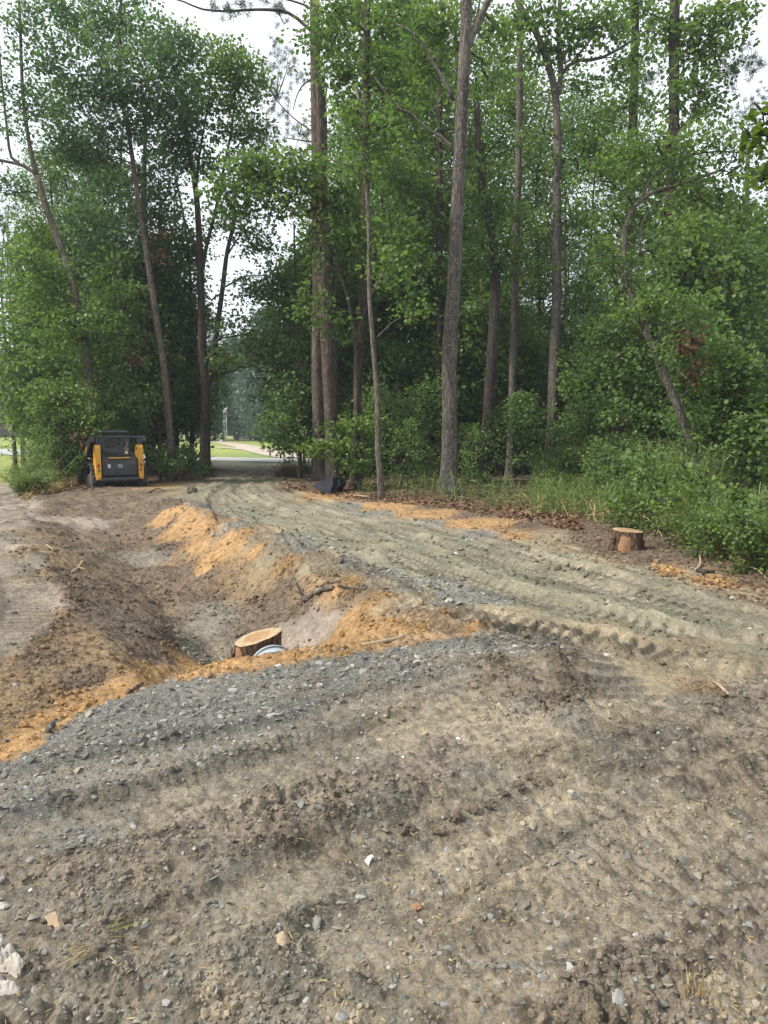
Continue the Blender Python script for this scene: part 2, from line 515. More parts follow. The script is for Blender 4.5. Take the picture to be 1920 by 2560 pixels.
# wheel and track marks: (pixels of the photograph, width, depth, berm, cleat height, cleat period)
TRACKS = [
    ([(1900, 1668), (1560, 1615), (1250, 1555), (1060, 1500), (880, 1425), (740, 1372), (600, 1310), (500, 1262)], .42, .02, .03, .040, .13),
    ([(1900, 1600), (1500, 1535), (1200, 1455), (960, 1375), (800, 1318), (660, 1262), (600, 1232), (610, 1205)], .40, .03, .035, .016, .14),
    ([(1900, 1565), (1550, 1480), (1300, 1420), (1050, 1345), (850, 1290), (720, 1248), (660, 1222), (650, 1190), (670, 1165)], .40, .028, .03, .018, .14),
    ([(1900, 1540), (1650, 1478), (1400, 1408), (1150, 1335), (950, 1285), (780, 1245), (700, 1215), (690, 1180)], .36, .02, .025, .012, .14),
    ([(700, 1170), (620, 1200), (520, 1225), (420, 1242)], .4, .03, .03, .01, .14),
    ([(660, 1165), (580, 1195), (510, 1210), (440, 1225)], .36, .025, .03, .01, .14),
    ([(560, 1330), (560, 1290), (540, 1250), (560, 1215), (640, 1185)], .36, .03, .03, .015, .14),
    ([(1540, 1900), (1560, 1760), (1480, 1650), (1340, 1590), (1180, 1556)], .40, .015, .03, .034, .125),
    ([(1330, 1720), (1300, 1640), (1260, 1590)], .3, .012, .02, .015, .115),
    ([(0, 2120), (350, 2030), (700, 1930), (1000, 1830), (1240, 1740)], .36, .02, .04, .006, .12),
    ([(450, 2330), (750, 2190), (1000, 2100), (1250, 2000), (1500, 1930), (1750, 1840), (1900, 1790)], .34, .028, .045, .007, .12),
    ([(0, 1990), (300, 1930), (650, 1840), (950, 1760), (1200, 1690)], .30, .015, .03, .006, .12),
    ([(900, 2330), (1150, 2160), (1400, 2050), (1650, 1970), (1900, 1900)], .38, .022, .04, .008, .12),
    ([(1100, 2560), (1300, 2350), (1600, 2180), (1900, 2080)], .4, .015, .03, .01, .12),
    ([(-60, 1640), (60, 1540), (70, 1470), (20, 1400), (-60, 1350)], .55, .03, .03, .018, .13),
    ([(-60, 1310), (30, 1270), (40, 1235)], .9, .04, .03, .015, .3),
    ([(980, 1600), (1120, 1585), (1060, 1545), (960, 1515)], .3, .006, .01, .014, .11),
]
TRACKS = [(gline(p), w, dp, be, cl, pe) for (p, w, dp, be, cl, pe) in TRACKS]

def tracks(X, Y, fine=True):
    z = np.zeros(X.shape); calm = np.zeros(X.shape); cleat_shade = np.zeros(X.shape); brm = np.zeros(X.shape)
    for (P, w, dp, be, cl, pe) in TRACKS:
        A = np.array(P)
        m = (X > A[:, 0].min() - .7) & (X < A[:, 0].max() + .7) & (Y > A[:, 1].min() - .7) & (Y < A[:, 1].max() + .7)
        if not m.any(): continue
        x, y = X[m], Y[m]
        x = x + 0.06 * perlin(x * 1.3, y * 1.3, 5); y = y + 0.06 * perlin(x * 1.3, y * 1.3, 8)
        sm = smooth_line(np.c_[A, np.zeros(len(A))], 6 * len(A))[:, :2]
        d, s, sd = polydist(x, y, sm)
        patch = 0.55 + 0.45 * sstep(-.35, .25, perlin(s * 0.8, sd * 1.5, 11))
        inside = 1 - sstep(w * .40, w * .56, d)
        dz = -1.5 * dp * inside + 1.5 * be * np.exp(-((d - w * .68) / (w * .16)) ** 2) * (0.6 + 0.45 * perlin(x * 5, y * 5, 4) + .3 * perlin(x * 15, y * 15, 6))
        if fine:
            ph = s / pe + 0.10 * sd / w
            saw = (ph % 1.0)
            dz = dz + cl * patch * inside * (1.25 * np.where(saw < .42, np.sin(saw / .42 * np.pi), -.2))
        z[m] += dz
        calm[m] = np.maximum(calm[m], inside * 0.75)
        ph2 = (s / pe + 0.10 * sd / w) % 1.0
        cleat_shade[m] = np.maximum(cleat_shade[m], inside * patch * min(1, cl / .016) * (ph2 < .42))  # mask for the shadow lines painted at each cleat
        brm[m] = np.maximum(brm[m], np.exp(-((d - w * .72) / (w * .22)) ** 2) * sstep(-.3, .3, perlin(s * 1.1, sd * 2, 19)))
    return z, calm, cleat_shade, brm

# ------------------------------------------------------------------ what the ground is made of
TYPES = {   # albedo, roughness of the surface in metres
    'G': ((.172, .166, .145), .020), 'g': ((.205, .187, .128), .018), 'T': ((.262, .212, .135), .018), 't': ((.302, .248, .174), .032),
    'O': ((.37, .222, .096), .034), 'o': ((.228, .156, .088), .046), 'B': ((.150, .108, .072), .055), 'D': ((.105, .078, .056), .060),
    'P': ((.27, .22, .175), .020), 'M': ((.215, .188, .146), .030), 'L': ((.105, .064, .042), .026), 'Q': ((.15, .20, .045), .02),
    'b': ((.236, .194, .146), .046), 'd': ((.190, .150, .106), .066),
}
ROWS = {
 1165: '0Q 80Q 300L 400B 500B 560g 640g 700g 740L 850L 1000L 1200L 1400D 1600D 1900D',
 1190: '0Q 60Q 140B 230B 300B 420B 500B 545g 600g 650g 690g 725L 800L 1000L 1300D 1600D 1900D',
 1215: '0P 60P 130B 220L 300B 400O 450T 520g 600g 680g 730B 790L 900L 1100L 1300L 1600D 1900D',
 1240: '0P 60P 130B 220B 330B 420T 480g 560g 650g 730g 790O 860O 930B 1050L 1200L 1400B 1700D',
 1265: '0P 70P 160B 260B 370B 440B 500G 600g 700g 800g 880G 930O 1000O 1080B 1200B 1350B 1600B 1900D',
 1285: '0P 80P 160B 270B 370B 430O 490O 560G 650g 800g 950G 1020O 1100O 1180B 1300B 1500B 1800D',
 1310: '40P 120B 230P 320B 400O 470O 540O 600G 700g 850g 1000g 1080G 1150O 1230O 1330B 1500B 1700B 1900B',
 1340: '20M 100o 200B 300B 380B 440O 520O 600O 660T 740G 800g 950g 1100g 1200G 1290O 1370T 1450B 1600B 1800B',
 1370: '0P 80o 170B 300B 400D 480O 560O 640O 700T 760G 850g 1000g 1150g 1300g 1400T 1480B 1600B 1750B 1900B',
 1400: '0P 80M 160o 260B 360M 450o 540O 620o 720O 800T 880G 950g 1100g 1300g 1430g 1520T 1600B 1750B 1900B',
 1430: '0P 80o 170B 300B 450B 600o 700o 800o 880T 960G 1050g 1250g 1450g 1600g 1680O 1760T 1850B',
 1460: '0P 80P 170B 300B 500B 700B 800o 870O 960T 1020G 1100G 1250g 1500g 1700g 1800O 1900B',
 1500: '0P 60P 130P 200B 350B 500B 650B 760B 850o 950O 1050T 1120G 1200G 1350g 1600g 1800g 1900T',
 1540: '0P 70P 150o 250D 400B 550M 650B 780P 830P 880O 980O 1100O 1200T 1300T 1400g 1600g 1800g',
 1580: '0P 90P 180o 300D 400D 500M 700P 800P 860O 940O 1060O 1180O 1300T 1400T 1500T 1650g 1850g',
 1612: '30M 120o 220o 330B 450M 1140G 1220G 1300G 1380G 1450T 1600T 1750T 1900g',
 1650: '0o 100B 250o 360B', 1700: '0o 100o 220B', 1750: '0o 100o', 1800: '0o',
 1680: '700G 850G 1000G 1150M 1250d 1340d 1420d 1500M 1600T 1700T 1800T 1900T',
 1720: '450G 600G 800G 950M 1100M 1250d 1350d 1450d 1550M 1650T 1780o 1880b',
 1770: '350G 500G 700G 900M 1050t 1200t 1300M 1400d 1500t 1600t 1750M 1900b',
 1820: '200G 400G 600G 800M 1000t 1150t 1300t 1450M 1550d 1650M 1800t 1900b',
 1880: '100G 300G 500G 700M 900M 1100b 1250t 1400t 1550M 1700b 1850d',
 1950: '50G 250G 450M 650M 850b 1050b 1200M 1400t 1600M 1750d 1900d',
 2020: '50G 250M 450b 650b 800b 950M 1150t 1350t 1500b 1700t 1880t',
 2100: '50M 200G 400b 600b 800d 1000M 1200t 1400M 1600b 1750t 1900t',
 2180: '50b 200b 400b 600M 800M 1000t 1200t 1400t 1600b 1800b 2050b',
 2260: '50M 250M 450b 700M 900M 1100t 1300t 1500t 1700b 1900b',
 2340: '50b 300b 500M 700M 900M 1100t 1300t 1500b 1700b 1900b',
 2420: '50b 250M 450M 650M 800M 1000t 1200b 1400b 1600b 1800b 2050b',
 2500: '50M 300b 550t 750M 950M 1100t 1300b 1500b 1700b 1850t',
 2550: '50b 300M 500M 700M 900t 1100d 1300d 1500d 1700b 1850t -150b 2100b',
}
seeds = []
for v, row in ROWS.items():
    for it in row.split():
        seeds.append((float(it[:-1]), v, it[-1]))
for (u, v) in [(-60, 1895), (40, 1855), (100, 1805), (200, 1755), (300, 1713), (400, 1688), (480, 1667), (560, 1650), (650, 1637), (750, 1623), (850, 1610), (950, 1598), (1050, 1588)]:
    seeds.append((u, v, 'O')); seeds.append((u + 50, v + 2, 'O')); seeds.append((u + 10, v + 11, 'O'))
for (u, v) in [(-60, 1960), (0, 1930), (90, 1893), (150, 1848), (250, 1787), (330, 1750), (420, 1724), (500, 1704), (600, 1684), (700, 1669), (800, 1656), (900, 1641), (1000, 1628), (1080, 1616)]:
    seeds.append((u, v, 'G'))
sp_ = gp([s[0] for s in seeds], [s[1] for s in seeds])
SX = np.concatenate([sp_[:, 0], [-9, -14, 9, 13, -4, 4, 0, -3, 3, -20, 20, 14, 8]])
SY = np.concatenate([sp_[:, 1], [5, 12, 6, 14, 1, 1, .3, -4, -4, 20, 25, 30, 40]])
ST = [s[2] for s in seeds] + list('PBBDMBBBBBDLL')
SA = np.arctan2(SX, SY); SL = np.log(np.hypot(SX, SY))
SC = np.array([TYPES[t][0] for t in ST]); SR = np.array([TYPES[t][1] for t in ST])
KINDS = sorted(TYPES)
SK = np.array([KINDS.index(t) for t in ST])

FLOW_D = smooth_line([(x, y, 0) for x, y in gline([(2300, 1640), (1900, 1585), (1500, 1500), (1200, 1420), (960, 1340), (800, 1285), (680, 1245), (620, 1210), (650, 1180), (670, 1160)])], 40)[:, :2]
FLOW_F = smooth_line([(x, y, 0) for x, y in gline([(-300, 2260), (0, 2170), (350, 2090), (700, 1990), (1000, 1890), (1300, 1770), (1500, 1690), (1560, 1640)])], 30)[:, :2]

def streaks(X, Y):
    """scrape lines that follow the way the machines drove"""
    z = np.zeros(X.shape); c = np.zeros(X.shape)
    for P, ym, yM, seed, f in ((FLOW_D, 4.9, 60, 301, 1.0), (FLOW_F, -1, 5.3, 311, 1.5)):
        m = (Y > ym) & (Y < yM) & (np.abs(X) < 30)
        if not m.any(): continue
        d, s_, sd = polydist(X[m], Y[m], P)
        sd = np.where(d > np.abs(sd) * 1.5 + .5, np.sign(sd) * d, sd) + .08 * perlin(s_ * .9, sd * .7, seed)
        wgt = (sstep(2.6, 1.9, d) if seed == 301 else .7 * sstep(3.0, 1.2, d)) * (sstep(4.9, 5.6, Y[m]) if seed == 301 else sstep(5.3, 4.6, Y[m]))
        a = perlin(s_ * .35 * f, sd * 5.5 * f, seed + 1); b = perlin(s_ * .8 * f, sd * 13 * f, seed + 2); e = perlin(s_ * 2.0 * f, sd * 24 * f, seed + 3)
        z[m] += wgt * (.022 * a + .014 * b + .006 * e) / f
        c[m] += wgt * (.55 * a + .4 * b + .25 * e)
    return z, c

def ground_kind(X, Y):
    """albedo, roughness and share of gravel at a point of the ground"""
    r = np.hypot(X, Y) + 1e-6
    k = np.clip(r * 0.05, .1, 1.5)
    wx = X + k * .32 * fbm(X / k * .45, Y / k * .45, 4, 21); wy = Y + k * .32 * fbm(X / k * .45, Y / k * .45, 4, 31)
    a = np.arctan2(wx, wy).ravel(); l = np.log(np.hypot(wx, wy) + 1e-6).ravel()
    C = np.zeros((a.size, 3)); Rr = np.zeros(a.size); G = np.zeros(a.size)
    isg = np.isin(SK, [KINDS.index('G')]) * 1.0 + np.isin(SK, [KINDS.index('M'), KINDS.index('g'), KINDS.index('b'), KINDS.index('t')]) * 0.22
    for i in range(0, a.size, 20000):
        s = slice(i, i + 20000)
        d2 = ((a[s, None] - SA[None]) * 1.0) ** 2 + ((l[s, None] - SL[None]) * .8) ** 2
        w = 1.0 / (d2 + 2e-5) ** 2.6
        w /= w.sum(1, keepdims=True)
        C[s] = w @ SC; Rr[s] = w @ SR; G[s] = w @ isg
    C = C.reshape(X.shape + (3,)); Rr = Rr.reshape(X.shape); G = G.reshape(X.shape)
    _, calm, cleat_shade, brm = tracks(X, Y, False)
    cm = calm * (.30 + .35 * sstep(-.4, .4, perlin(X * .7, Y * .7, 45))) * np.where(Y < 4.9, .95, 1.0)
    C = C * (1 - cm[..., None]) + np.array([.31, .258, .186]) * cm[..., None]
    _, sc_ = streaks(X, Y)
    C = C * (1 - .38 * cleat_shade - .34 * brm)[..., None]  # cleat shadow lines painted into the albedo; berms darker with clods
    C = C * (1 + np.clip(sc_, -.75, .8) * .46)[..., None]
    # lawn and wood floor away from the works
    lawn = np.maximum(sstep(46, 49, Y + 0.35 * (X + 12)), sstep(-12.5, -14, X + 0.15 * (Y - 20)) * sstep(25, 27, Y))
    lc = np.stack([.20 + .05 * fbm(X * .08, Y * .08, 3, 41), .235 + .03 * fbm(X * .08, Y * .08, 3, 41), .055 + 0 * X], -1)
    C = C * (1 - lawn[..., None]) + lc * lawn[..., None]
    Rr = Rr * (1 - lawn) + .012 * lawn
    return C, Rr, G * (1 - lawn)

def ground_z(X, Y, detail=None):
    X = np.asarray(X, float); Y = np.asarray(Y, float)
    z = H0(X, Y)
    tz, calm, _c, _b = tracks(X, Y)
    z = z + tz * np.where(Y < 4.8, .62, 1.0)
    z = z + streaks(X, Y)[0]
    if detail is not None:
        r = np.hypot(X, Y)
        rough = detail * (1 - calm)
        patch = 0.45 + 0.9 * sstep(-.3, .5, fbm(X * .9, Y * .9, 3, 51))
        b = 1 - np.abs(perlin(X * 7, Y * 7, 61)) * 1.6
        b2 = 1 - np.abs(perlin(X * 17, Y * 17, 62)) * 1.6
        b3 = perlin(X * 30, Y * 30, 63) * sstep(9, 4, r)
        lumps = np.maximum(fbm(X * 12, Y * 12, 4, 65) - .15, 0)
        z = z + rough * patch * (0.16 * b + 0.30 * b2 + 0.34 * b3 + .62 * lumps - .26) + 0.03 * fbm(X * .55, Y * .55, 3, 71) * sstep(1, 4, r)
        z = z + 0.009 * perlin(X * 22, Y * 22, 66) + .005 * perlin(X * 44, Y * 44, 67) * sstep(5, 3, r)
    return z

def gz(x, y): return float(ground_z(np.array([x]), np.array([y]))[0])

# ------------------------------------------------------------------ ground sheet
rad = np.concatenate([np.geomspace(.25, 1.1, 14)[:-1], np.geomspace(1.1, 36, 930)[:-1], np.geomspace(36, 140, 90)[:-1], np.geomspace(140, 900, 14)])
az = np.concatenate([np.linspace(-180, -60, 26)[:-1], np.linspace(-60, -36, 24)[:-1], np.linspace(-36, 36, 452)[:-1], np.linspace(36, 60, 24)[:-1], np.linspace(60, 180, 26)[:-1]])
AZ, RD = np.meshgrid(np.radians(az), rad)
GX, GY = RD * np.sin(AZ), RD * np.cos(AZ)
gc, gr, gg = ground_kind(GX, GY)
GZ = ground_z(GX, GY, gr)
_r = np.hypot(GX, GY)
clod = sstep(.02, .42, fbm(GX * 12, GY * 12, 4, 65)) * np.clip((gr - .012) / .035, 0, 1)
fine = fbm(GX * 34, GY * 34, 3, 66) * sstep(16, 6, _r)
gc = gc * (1.16 - .56 * clod - .22 * np.clip(fine, -1, 1))[..., None]
gc = gc * (1 + .16 * fbm(GX * 1.1, GY * 1.1, 4, 77))[..., None]
# coarse outer cells must not stick up
GZ = np.where(np.abs(np.degrees(AZ)) > 75, H0(GX, GY), GZ)
nr, na = GX.shape
ii = np.arange(nr - 1)[:, None] * na; jj = np.arange(na)[None, :]; j2 = (jj + 1) % na
Qg = np.stack([ii + jj, ii + na + jj, ii + na + j2, ii + j2], -1).reshape(-1, 4)[:, ::-1]
V = np.stack([GX, GY, GZ], -1).reshape(-1, 3)
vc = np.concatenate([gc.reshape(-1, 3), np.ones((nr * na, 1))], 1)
cen = len(V)
V = np.vstack([V, [[0, 0, float(GZ[0].mean())]]]); vc = np.vstack([vc, vc[:1]])
Tg = np.stack([np.full(na, cen), np.arange(na), (np.arange(na) + 1) % na], -1)[:, ::-1]
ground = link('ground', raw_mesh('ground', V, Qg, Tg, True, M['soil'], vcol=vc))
tag(ground, 'bare graded earth, gravel and orange sand scored by machine tracks', kind='structure')

# ------------------------------------------------------------------ stones and clods
PHI = (1 + 5 ** .5) / 2
ICO = np.array([[-1, PHI, 0], [1, PHI, 0], [-1, -PHI, 0], [1, -PHI, 0], [0, -1, PHI], [0, 1, PHI], [0, -1, -PHI], [0, 1, -PHI], [PHI, 0, -1], [PHI, 0, 1], [-PHI, 0, -1], [-PHI, 0, 1]]) / 1.902
ICOF = np.array([[0, 11, 5], [0, 5, 1], [0, 1, 7], [0, 7, 10], [0, 10, 11], [1, 5, 9], [5, 11, 4], [11, 10, 2], [10, 7, 6], [7, 1, 8], [3, 9, 4], [3, 4, 2], [3, 2, 6], [3, 6, 8], [3, 8, 9], [4, 9, 5], [2, 4, 11], [6, 2, 10], [8, 6, 7], [9, 8, 1]])
OCT = np.array([[1, 0, 0], [0, 1, 0], [-1, 0, 0], [0, -1, 0], [0, 0, 1], [0, 0, -1]], float)
OCTF = np.array([[0, 1, 4], [1, 2, 4], [2, 3, 4], [3, 0, 4], [1, 0, 5], [2, 1, 5], [3, 2, 5], [0, 3, 5]])

def lump_verts(n, base, flat, jag):
    """n irregular lumps of unit size: (n, k, 3)"""
    k = len(base)
    B = base[None] * (1 + rng.uniform(-jag, jag, (n, k, 1)))
    B = B * np.stack([rng.uniform(.75, 1.35, n), rng.uniform(.6, 1.0, n), rng.uniform(flat * .6, flat * 1.4, n)], -1)[:, None, :]
    def rot(ax, a):
        c, s = np.cos(a), np.sin(a); m = np.zeros((n, 3, 3)); o = [i for i in range(3) if i != ax]
        m[:, ax, ax] = 1; m[:, o[0], o[0]] = c; m[:, o[1], o[1]] = c; m[:, o[0], o[1]] = -s; m[:, o[1], o[0]] = s
        return m
    Rm = rot(2, rng.uniform(0, 6.28, n)) @ rot(0, rng.normal(0, .35, n)) @ rot(1, rng.normal(0, .35, n))
    return np.einsum('nij,nkj->nki', Rm, B)

def scatter(n, rmin, rmax, azmax=37, power=1.0):
    """points thinning out with distance"""
    u = rng.uniform(0, 1, n)
    r = np.exp(np.log(rmin) + u ** power * (np.log(rmax) - np.log(rmin)))
    a = np.radians(rng.uniform(-azmax, azmax, n))
    return r * np.sin(a), r * np.cos(a)

def stone_colour(n):
    pal = np.array([[.16, .155, .14], [.22, .215, .195], [.11, .108, .098], [.29, .285, .265], [.20, .18, .145], [.27, .235, .18], [.15, .125, .10], [.38, .37, .34]])
    p = rng.choice(len(pal), n, p=[.25, .21, .20, .09, .11, .06, .07, .01])
    return pal[p] * rng.uniform(.8, 1.2, (n, 1))

def lumps_mesh(name, X, Y, Z, S, C, base, faces, flat, jag, mat):
    n = len(X); k = len(base)
    Vv = lump_verts(n, base, flat, jag) * S[:, None, None] + np.stack([X, Y, Z], -1)[:, None, :]
    T = faces[None] + (np.arange(n) * k)[:, None, None]
    cc = np.concatenate([np.repeat(C, k, 0), np.ones((n * k, 1))], 1)
    return raw_mesh(name, Vv.reshape(-1, 3), None, T.reshape(-1, 3), False, mat, vcol=cc)

# gravel: broken grey stone, thickest on the shoulder of the culvert crossing
X, Y = scatter(60000, 1.7, 24, 36)
c_, r_, g_ = ground_kind(X, Y)
keep = rng.uniform(0, 1, len(X)) < np.clip(g_ ** 1.25 * .9 + .02, 0, 1)
X, Y, r_ = X[keep], Y[keep], r_[keep]
S = np.clip(rng.lognormal(math.log(.0105), .5, len(X)), .005, .036) * np.clip(np.hypot(X, Y) / 5, .65, 1.6)
Z = ground_z(X, Y, r_) + S * .05
seen = S / np.hypot(X, Y)
order = np.argsort(-seen)
big, rest = order[:300], order[300:]
C = stone_colour(len(X))
shapes = []
for k in range(14):
    shapes.append(None)
BIGV = lump_verts(300, ICO, .36, .30)
for q, i in enumerate(big):
    v = BIGV[q] * S[i]
    cc = np.concatenate([np.repeat(C[i:i + 1], 12, 0), np.ones((12, 1))], 1)
    link('stone', raw_mesh('stone', v, None, ICOF, False, M['stone'], vcol=cc), ground, (float(X[i]), float(Y[i]), float(Z[i])))
half = rest[:4500]; tiny = rest[4500:26000]
o = link('gravel', lumps_mesh('gravel', X[half], Y[half], Z[half], S[half], C[half], ICO, ICOF, .36, .30, M['stone']), ground)
o['kind'] = 'stuff'
o = link('gravel', lumps_mesh('fine_gravel', X[tiny], Y[tiny], Z[tiny], S[tiny], C[tiny], OCT, OCTF, .6, .25, M['stone']), ground)
o['kind'] = 'stuff'

# clods of turned earth, dark on top of the graded sand
X, Y = scatter(90000, 1.7, 22, 36)
c_, r_, g_ = ground_kind(X, Y)
_, calm, _c, brm_ = tracks(X, Y, False)
pt = sstep(-.1, .5, fbm(X * 1.6, Y * 1.6, 3, 81))
keep = rng.uniform(0, 1, len(X)) < np.clip((r_ - .008) / .03, 0, 1) * (1 - calm) * (.12 + .88 * np.maximum(pt, brm_))
X, Y, r_, c_ = X[keep], Y[keep], r_[keep], c_[keep]
S = np.clip(rng.lognormal(math.log(.0085), .5, len(X)), .004, .028) * np.clip(np.hypot(X, Y) / 4.5, .6, 2.0)
Z = ground_z(X, Y, r_) + S * .2
C = c_ * rng.uniform(.55, 1.05, (len(X), 1))
order = np.argsort(-S / np.hypot(X, Y))
big, rest = order[:140], order[140:24000]
BIGV = lump_verts(140, ICO, .8, .28)
for q, i in enumerate(big):
    cc = np.concatenate([np.repeat(C[i:i + 1], 12, 0), np.ones((12, 1))], 1)
    link('clod', raw_mesh('clod', BIGV[q] * S[i], None, ICOF, False, M['clod'], vcol=cc), ground, (float(X[i]), float(Y[i]), float(Z[i])))
h1, h2 = rest[:6000], rest[6000:]
o = link('loose_soil', lumps_mesh('loose_soil', X[h1], Y[h1], Z[h1], S[h1], C[h1], ICO, ICOF, .8, .28, M['clod']), ground); o['kind'] = 'stuff'
o = link('loose_soil', lumps_mesh('loose_crumbs', X[h2], Y[h2], Z[h2], S[h2], C[h2], OCT, OCTF, .8, .28, M['clod']), ground); o['kind'] = 'stuff'

# row of dark clods thrown up by the track
for k, (u, v, s) in enumerate([(1135, 2045, .03), (1180, 2022, .028), (1218, 2008, .02), (1260, 1985, .03), (1297, 1970, .03), (1335, 1957, .03), (1370, 1950, .024), (1404, 1938, .026), (1015, 2062, .034), (1105, 2075, .02)]):
    g = gp(u, v)[0]
    vv = np.concatenate([lump_verts(1, ICO, .8, .3)[0] * s * f + np.array([*rng.normal(0, s * .55, 2), rng.uniform(-.3, .3) * s]) for f in (.75, .55, .5, .4, .35)])
    cc = np.tile([.105, .082, .062, 1], (60, 1))
    link('clod', raw_mesh('clod', vv, None, np.concatenate([ICOF + 12 * j for j in range(5)]), False, M['clod'], vcol=cc), ground, (float(g[0]), float(g[1]), gz(g[0], g[1]) + s * .35))

# ------------------------------------------------------------------ road, lane
def strip(name, pts, w, dz, mat, n=60):
    P = smooth_line([(x, y, 0) for x, y in pts], n)
    t = np.gradient(P, axis=0); t /= np.linalg.norm(t, axis=1)[:, None]
    nrm = np.stack([-t[:, 1], t[:, 0], 0 * t[:, 0]], -1)
    rows = []
    for k in np.linspace(-.5, .5, 9):
        q = P + nrm * (w * k)
        q[:, 2] = H0(q[:, 0], q[:, 1]) + dz + .03 * (1 - (2 * k) ** 2)
        rows.append(q)
    V = np.stack(rows, 1).reshape(-1, 3)
    i = np.arange(n - 1)[:, None] * 9; k = np.arange(8)[None]
    Q = np.stack([i + k, i + k + 9, i + k + 10, i + k + 1], -1).reshape(-1, 4)[:, ::-1]
    return link(name, raw_mesh(name, V, Q, None, True, mat))

M['asphalt'] = simple_mat('worn_asphalt', (.34, .335, .325), .9, 0, .15, 1.5)
M['lane'] = simple_mat('pinkish_gravel', (.40, .33, .27), .95, 0, .25, 1.2)
tag(strip('road', [(-140, 118), (-60, 76), (-30, 59.5), (-12, 50.5), (6, 42), (40, 26), (90, 2)], 5.2, .05, M['asphalt'], 120), kind='structure')
lane_pts = gline([(760, 1146), (700, 1137), (640, 1124), (600, 1114), (555, 1107), (500, 1104)])
tag(strip('gravel_lane', lane_pts, 3.2, .05, M['lane'], 60), kind='structure')
tag(strip('gravel_lane', gline([(650, 1128), (590, 1122), (540, 1119), (480, 1118)]), 1.6, .056, M['lane'], 40), kind='structure')

# ------------------------------------------------------------------ foliage builders
def unit(v): return v / (np.linalg.norm(v, axis=-1, keepdims=True) + 1e-9)

def leaves(C, D, size, aspect=.40, up=.9, fold=.12):
    """one folded leaf per row: stalk at C, pointing along D"""
    n = len(C)
    D = unit(D)
    N = unit(np.stack([rng.normal(0, .55, n), rng.normal(0, .55, n), np.full(n, up)], -1))
    S = unit(np.cross(D, N)); N = np.cross(S, D)
    s = np.broadcast_to(size, (n,))[:, None]
    tip = C + D * s
    mid = C + D * s * .45 - N * s * fold
    L = mid + S * s * aspect + N * s * fold * 1.2
    Rr = mid - S * s * aspect + N * s * fold * 1.2
    V = np.stack([C, L, tip, Rr], 1).reshape(-1, 3)
    return V, np.arange(n * 4).reshape(-1, 4)

def spray_leaves(cent, rad, k, size, flat=.6, droop=.25, aspect=.40):
    n = len(cent)
    off = unit(rng.normal(0, 1, (n, k, 3))) * rng.uniform(.15, 1, (n, k, 1)) ** .6
    off[..., 2] *= flat
    r = np.broadcast_to(rad, (n,))[:, None, None]
    P = cent[:, None, :] + off * r
    D = off + rng.normal(0, .5, (n, k, 3)); D[..., 2] -= droop
    s = size * rng.uniform(.65, 1.3, (n * k))
    V, Q = leaves(P.reshape(-1, 3), D.reshape(-1, 3), s, aspect)
    tint = np.clip(np.repeat(rng.normal(.42, .17, n), k) + rng.normal(0, .14, n * k), 0, 1)
    return V, Q, tint

def needle_tufts(cent, k, length):
    n = len(cent)
    D = unit(rng.normal(0, 1, (n, k, 3)) + np.array([0, 0, .35]))
    s = length * rng.uniform(.7, 1.15, (n, k, 1))
    base = cent[:, None, :] + rng.normal(0, .05, (n, k, 3))
    S = unit(np.cross(D, rng.normal(0, 1, (n, k, 3)))) * .006 * (length / .2)
    V = np.stack([base - S, base + S, base + D * s], 2).reshape(-1, 3)
    T = np.arange(n * k * 3).reshape(-1, 3)
    tint = np.clip(np.repeat(rng.normal(.45, .15, n), k) + rng.normal(0, .15, n * k), 0, 1)
    return V, T, tint

def ball(n, fill=.45):
    p = unit(rng.normal(0, 1, (n, 3)))
    return p * rng.uniform(0, 1, (n, 1)) ** fill

def limb_curve(a, b, n, sag):
    a = np.asarray(a); b = np.asarray(b)
    t = np.linspace(0, 1, n)[:, None]
    p = a + (b - a) * t
    p[:, 2] += (np.sin(t[:, 0] * math.pi) * sag)
    L = np.linalg.norm(b - a)
    p[1:-1] += rng.normal(0, .035 * L, (n - 2, 3)) * np.array([1, 1, .6])
    return p

def batch_twigs(mb, starts, ends, r0, sides=3):
    """many little twigs as three-sided tubes of two segments"""
    n = len(starts)
    mid = (starts + ends) / 2 + rng.normal(0, .06, (n, 3)) + np.array([0, 0, .05])
    P = np.stack([starts, mid, ends], 1)
    rr = np.array([1, .7, .35])[None, :, None] * np.broadcast_to(r0, (n,))[:, None, None]
    th = np.arange(sides) * 2 * np.pi / sides
    off = np.stack([np.cos(th), np.sin(th), .3 * np.cos(th)], -1)
    Vv = P[:, :, None, :] + rr[..., None] * off[None, None]
    base = (np.arange(n) * 3 * sides)[:, None, None]
    i = np.arange(2)[None, :, None] * sides; k = np.arange(sides)[None, None, :]; k2 = (k + 1) % sides
    Q = np.stack([base + i + k, base + i + k2, base + i + sides + k2, base + i + sides + k], -1).reshape(-1, 4)
    mb.add(Vv.reshape(-1, 3), Q)

def trunk_tube(P, r0, r1, sides, flare=True, rough=.06):
    n = max(10, int(np.linalg.norm(P[-1] - P[0]) / .35))
    S = smooth_line(P, n)
    t = np.linspace(0, 1, n)
    r = r0 + (r1 - r0) * t
    if flare:
        h = S[:, 2] - S[0, 2]
        r = r * (1 + .55 * np.exp(-h / .35) + .12 * np.exp(-h / 1.2))
    th = np.arange(sides) / sides
    jit = 1 + rough * perlin(np.repeat(th[None] * 6, n, 0), np.repeat((t * n * .35)[:, None], sides, 1), 5) + rough * .8 * perlin(np.repeat(np.abs(th[None] - .5) * 16, n, 0), np.repeat((t * n * .12)[:, None], sides, 1), 9)
    return S, r, tube(S, r, sides, True, jit)

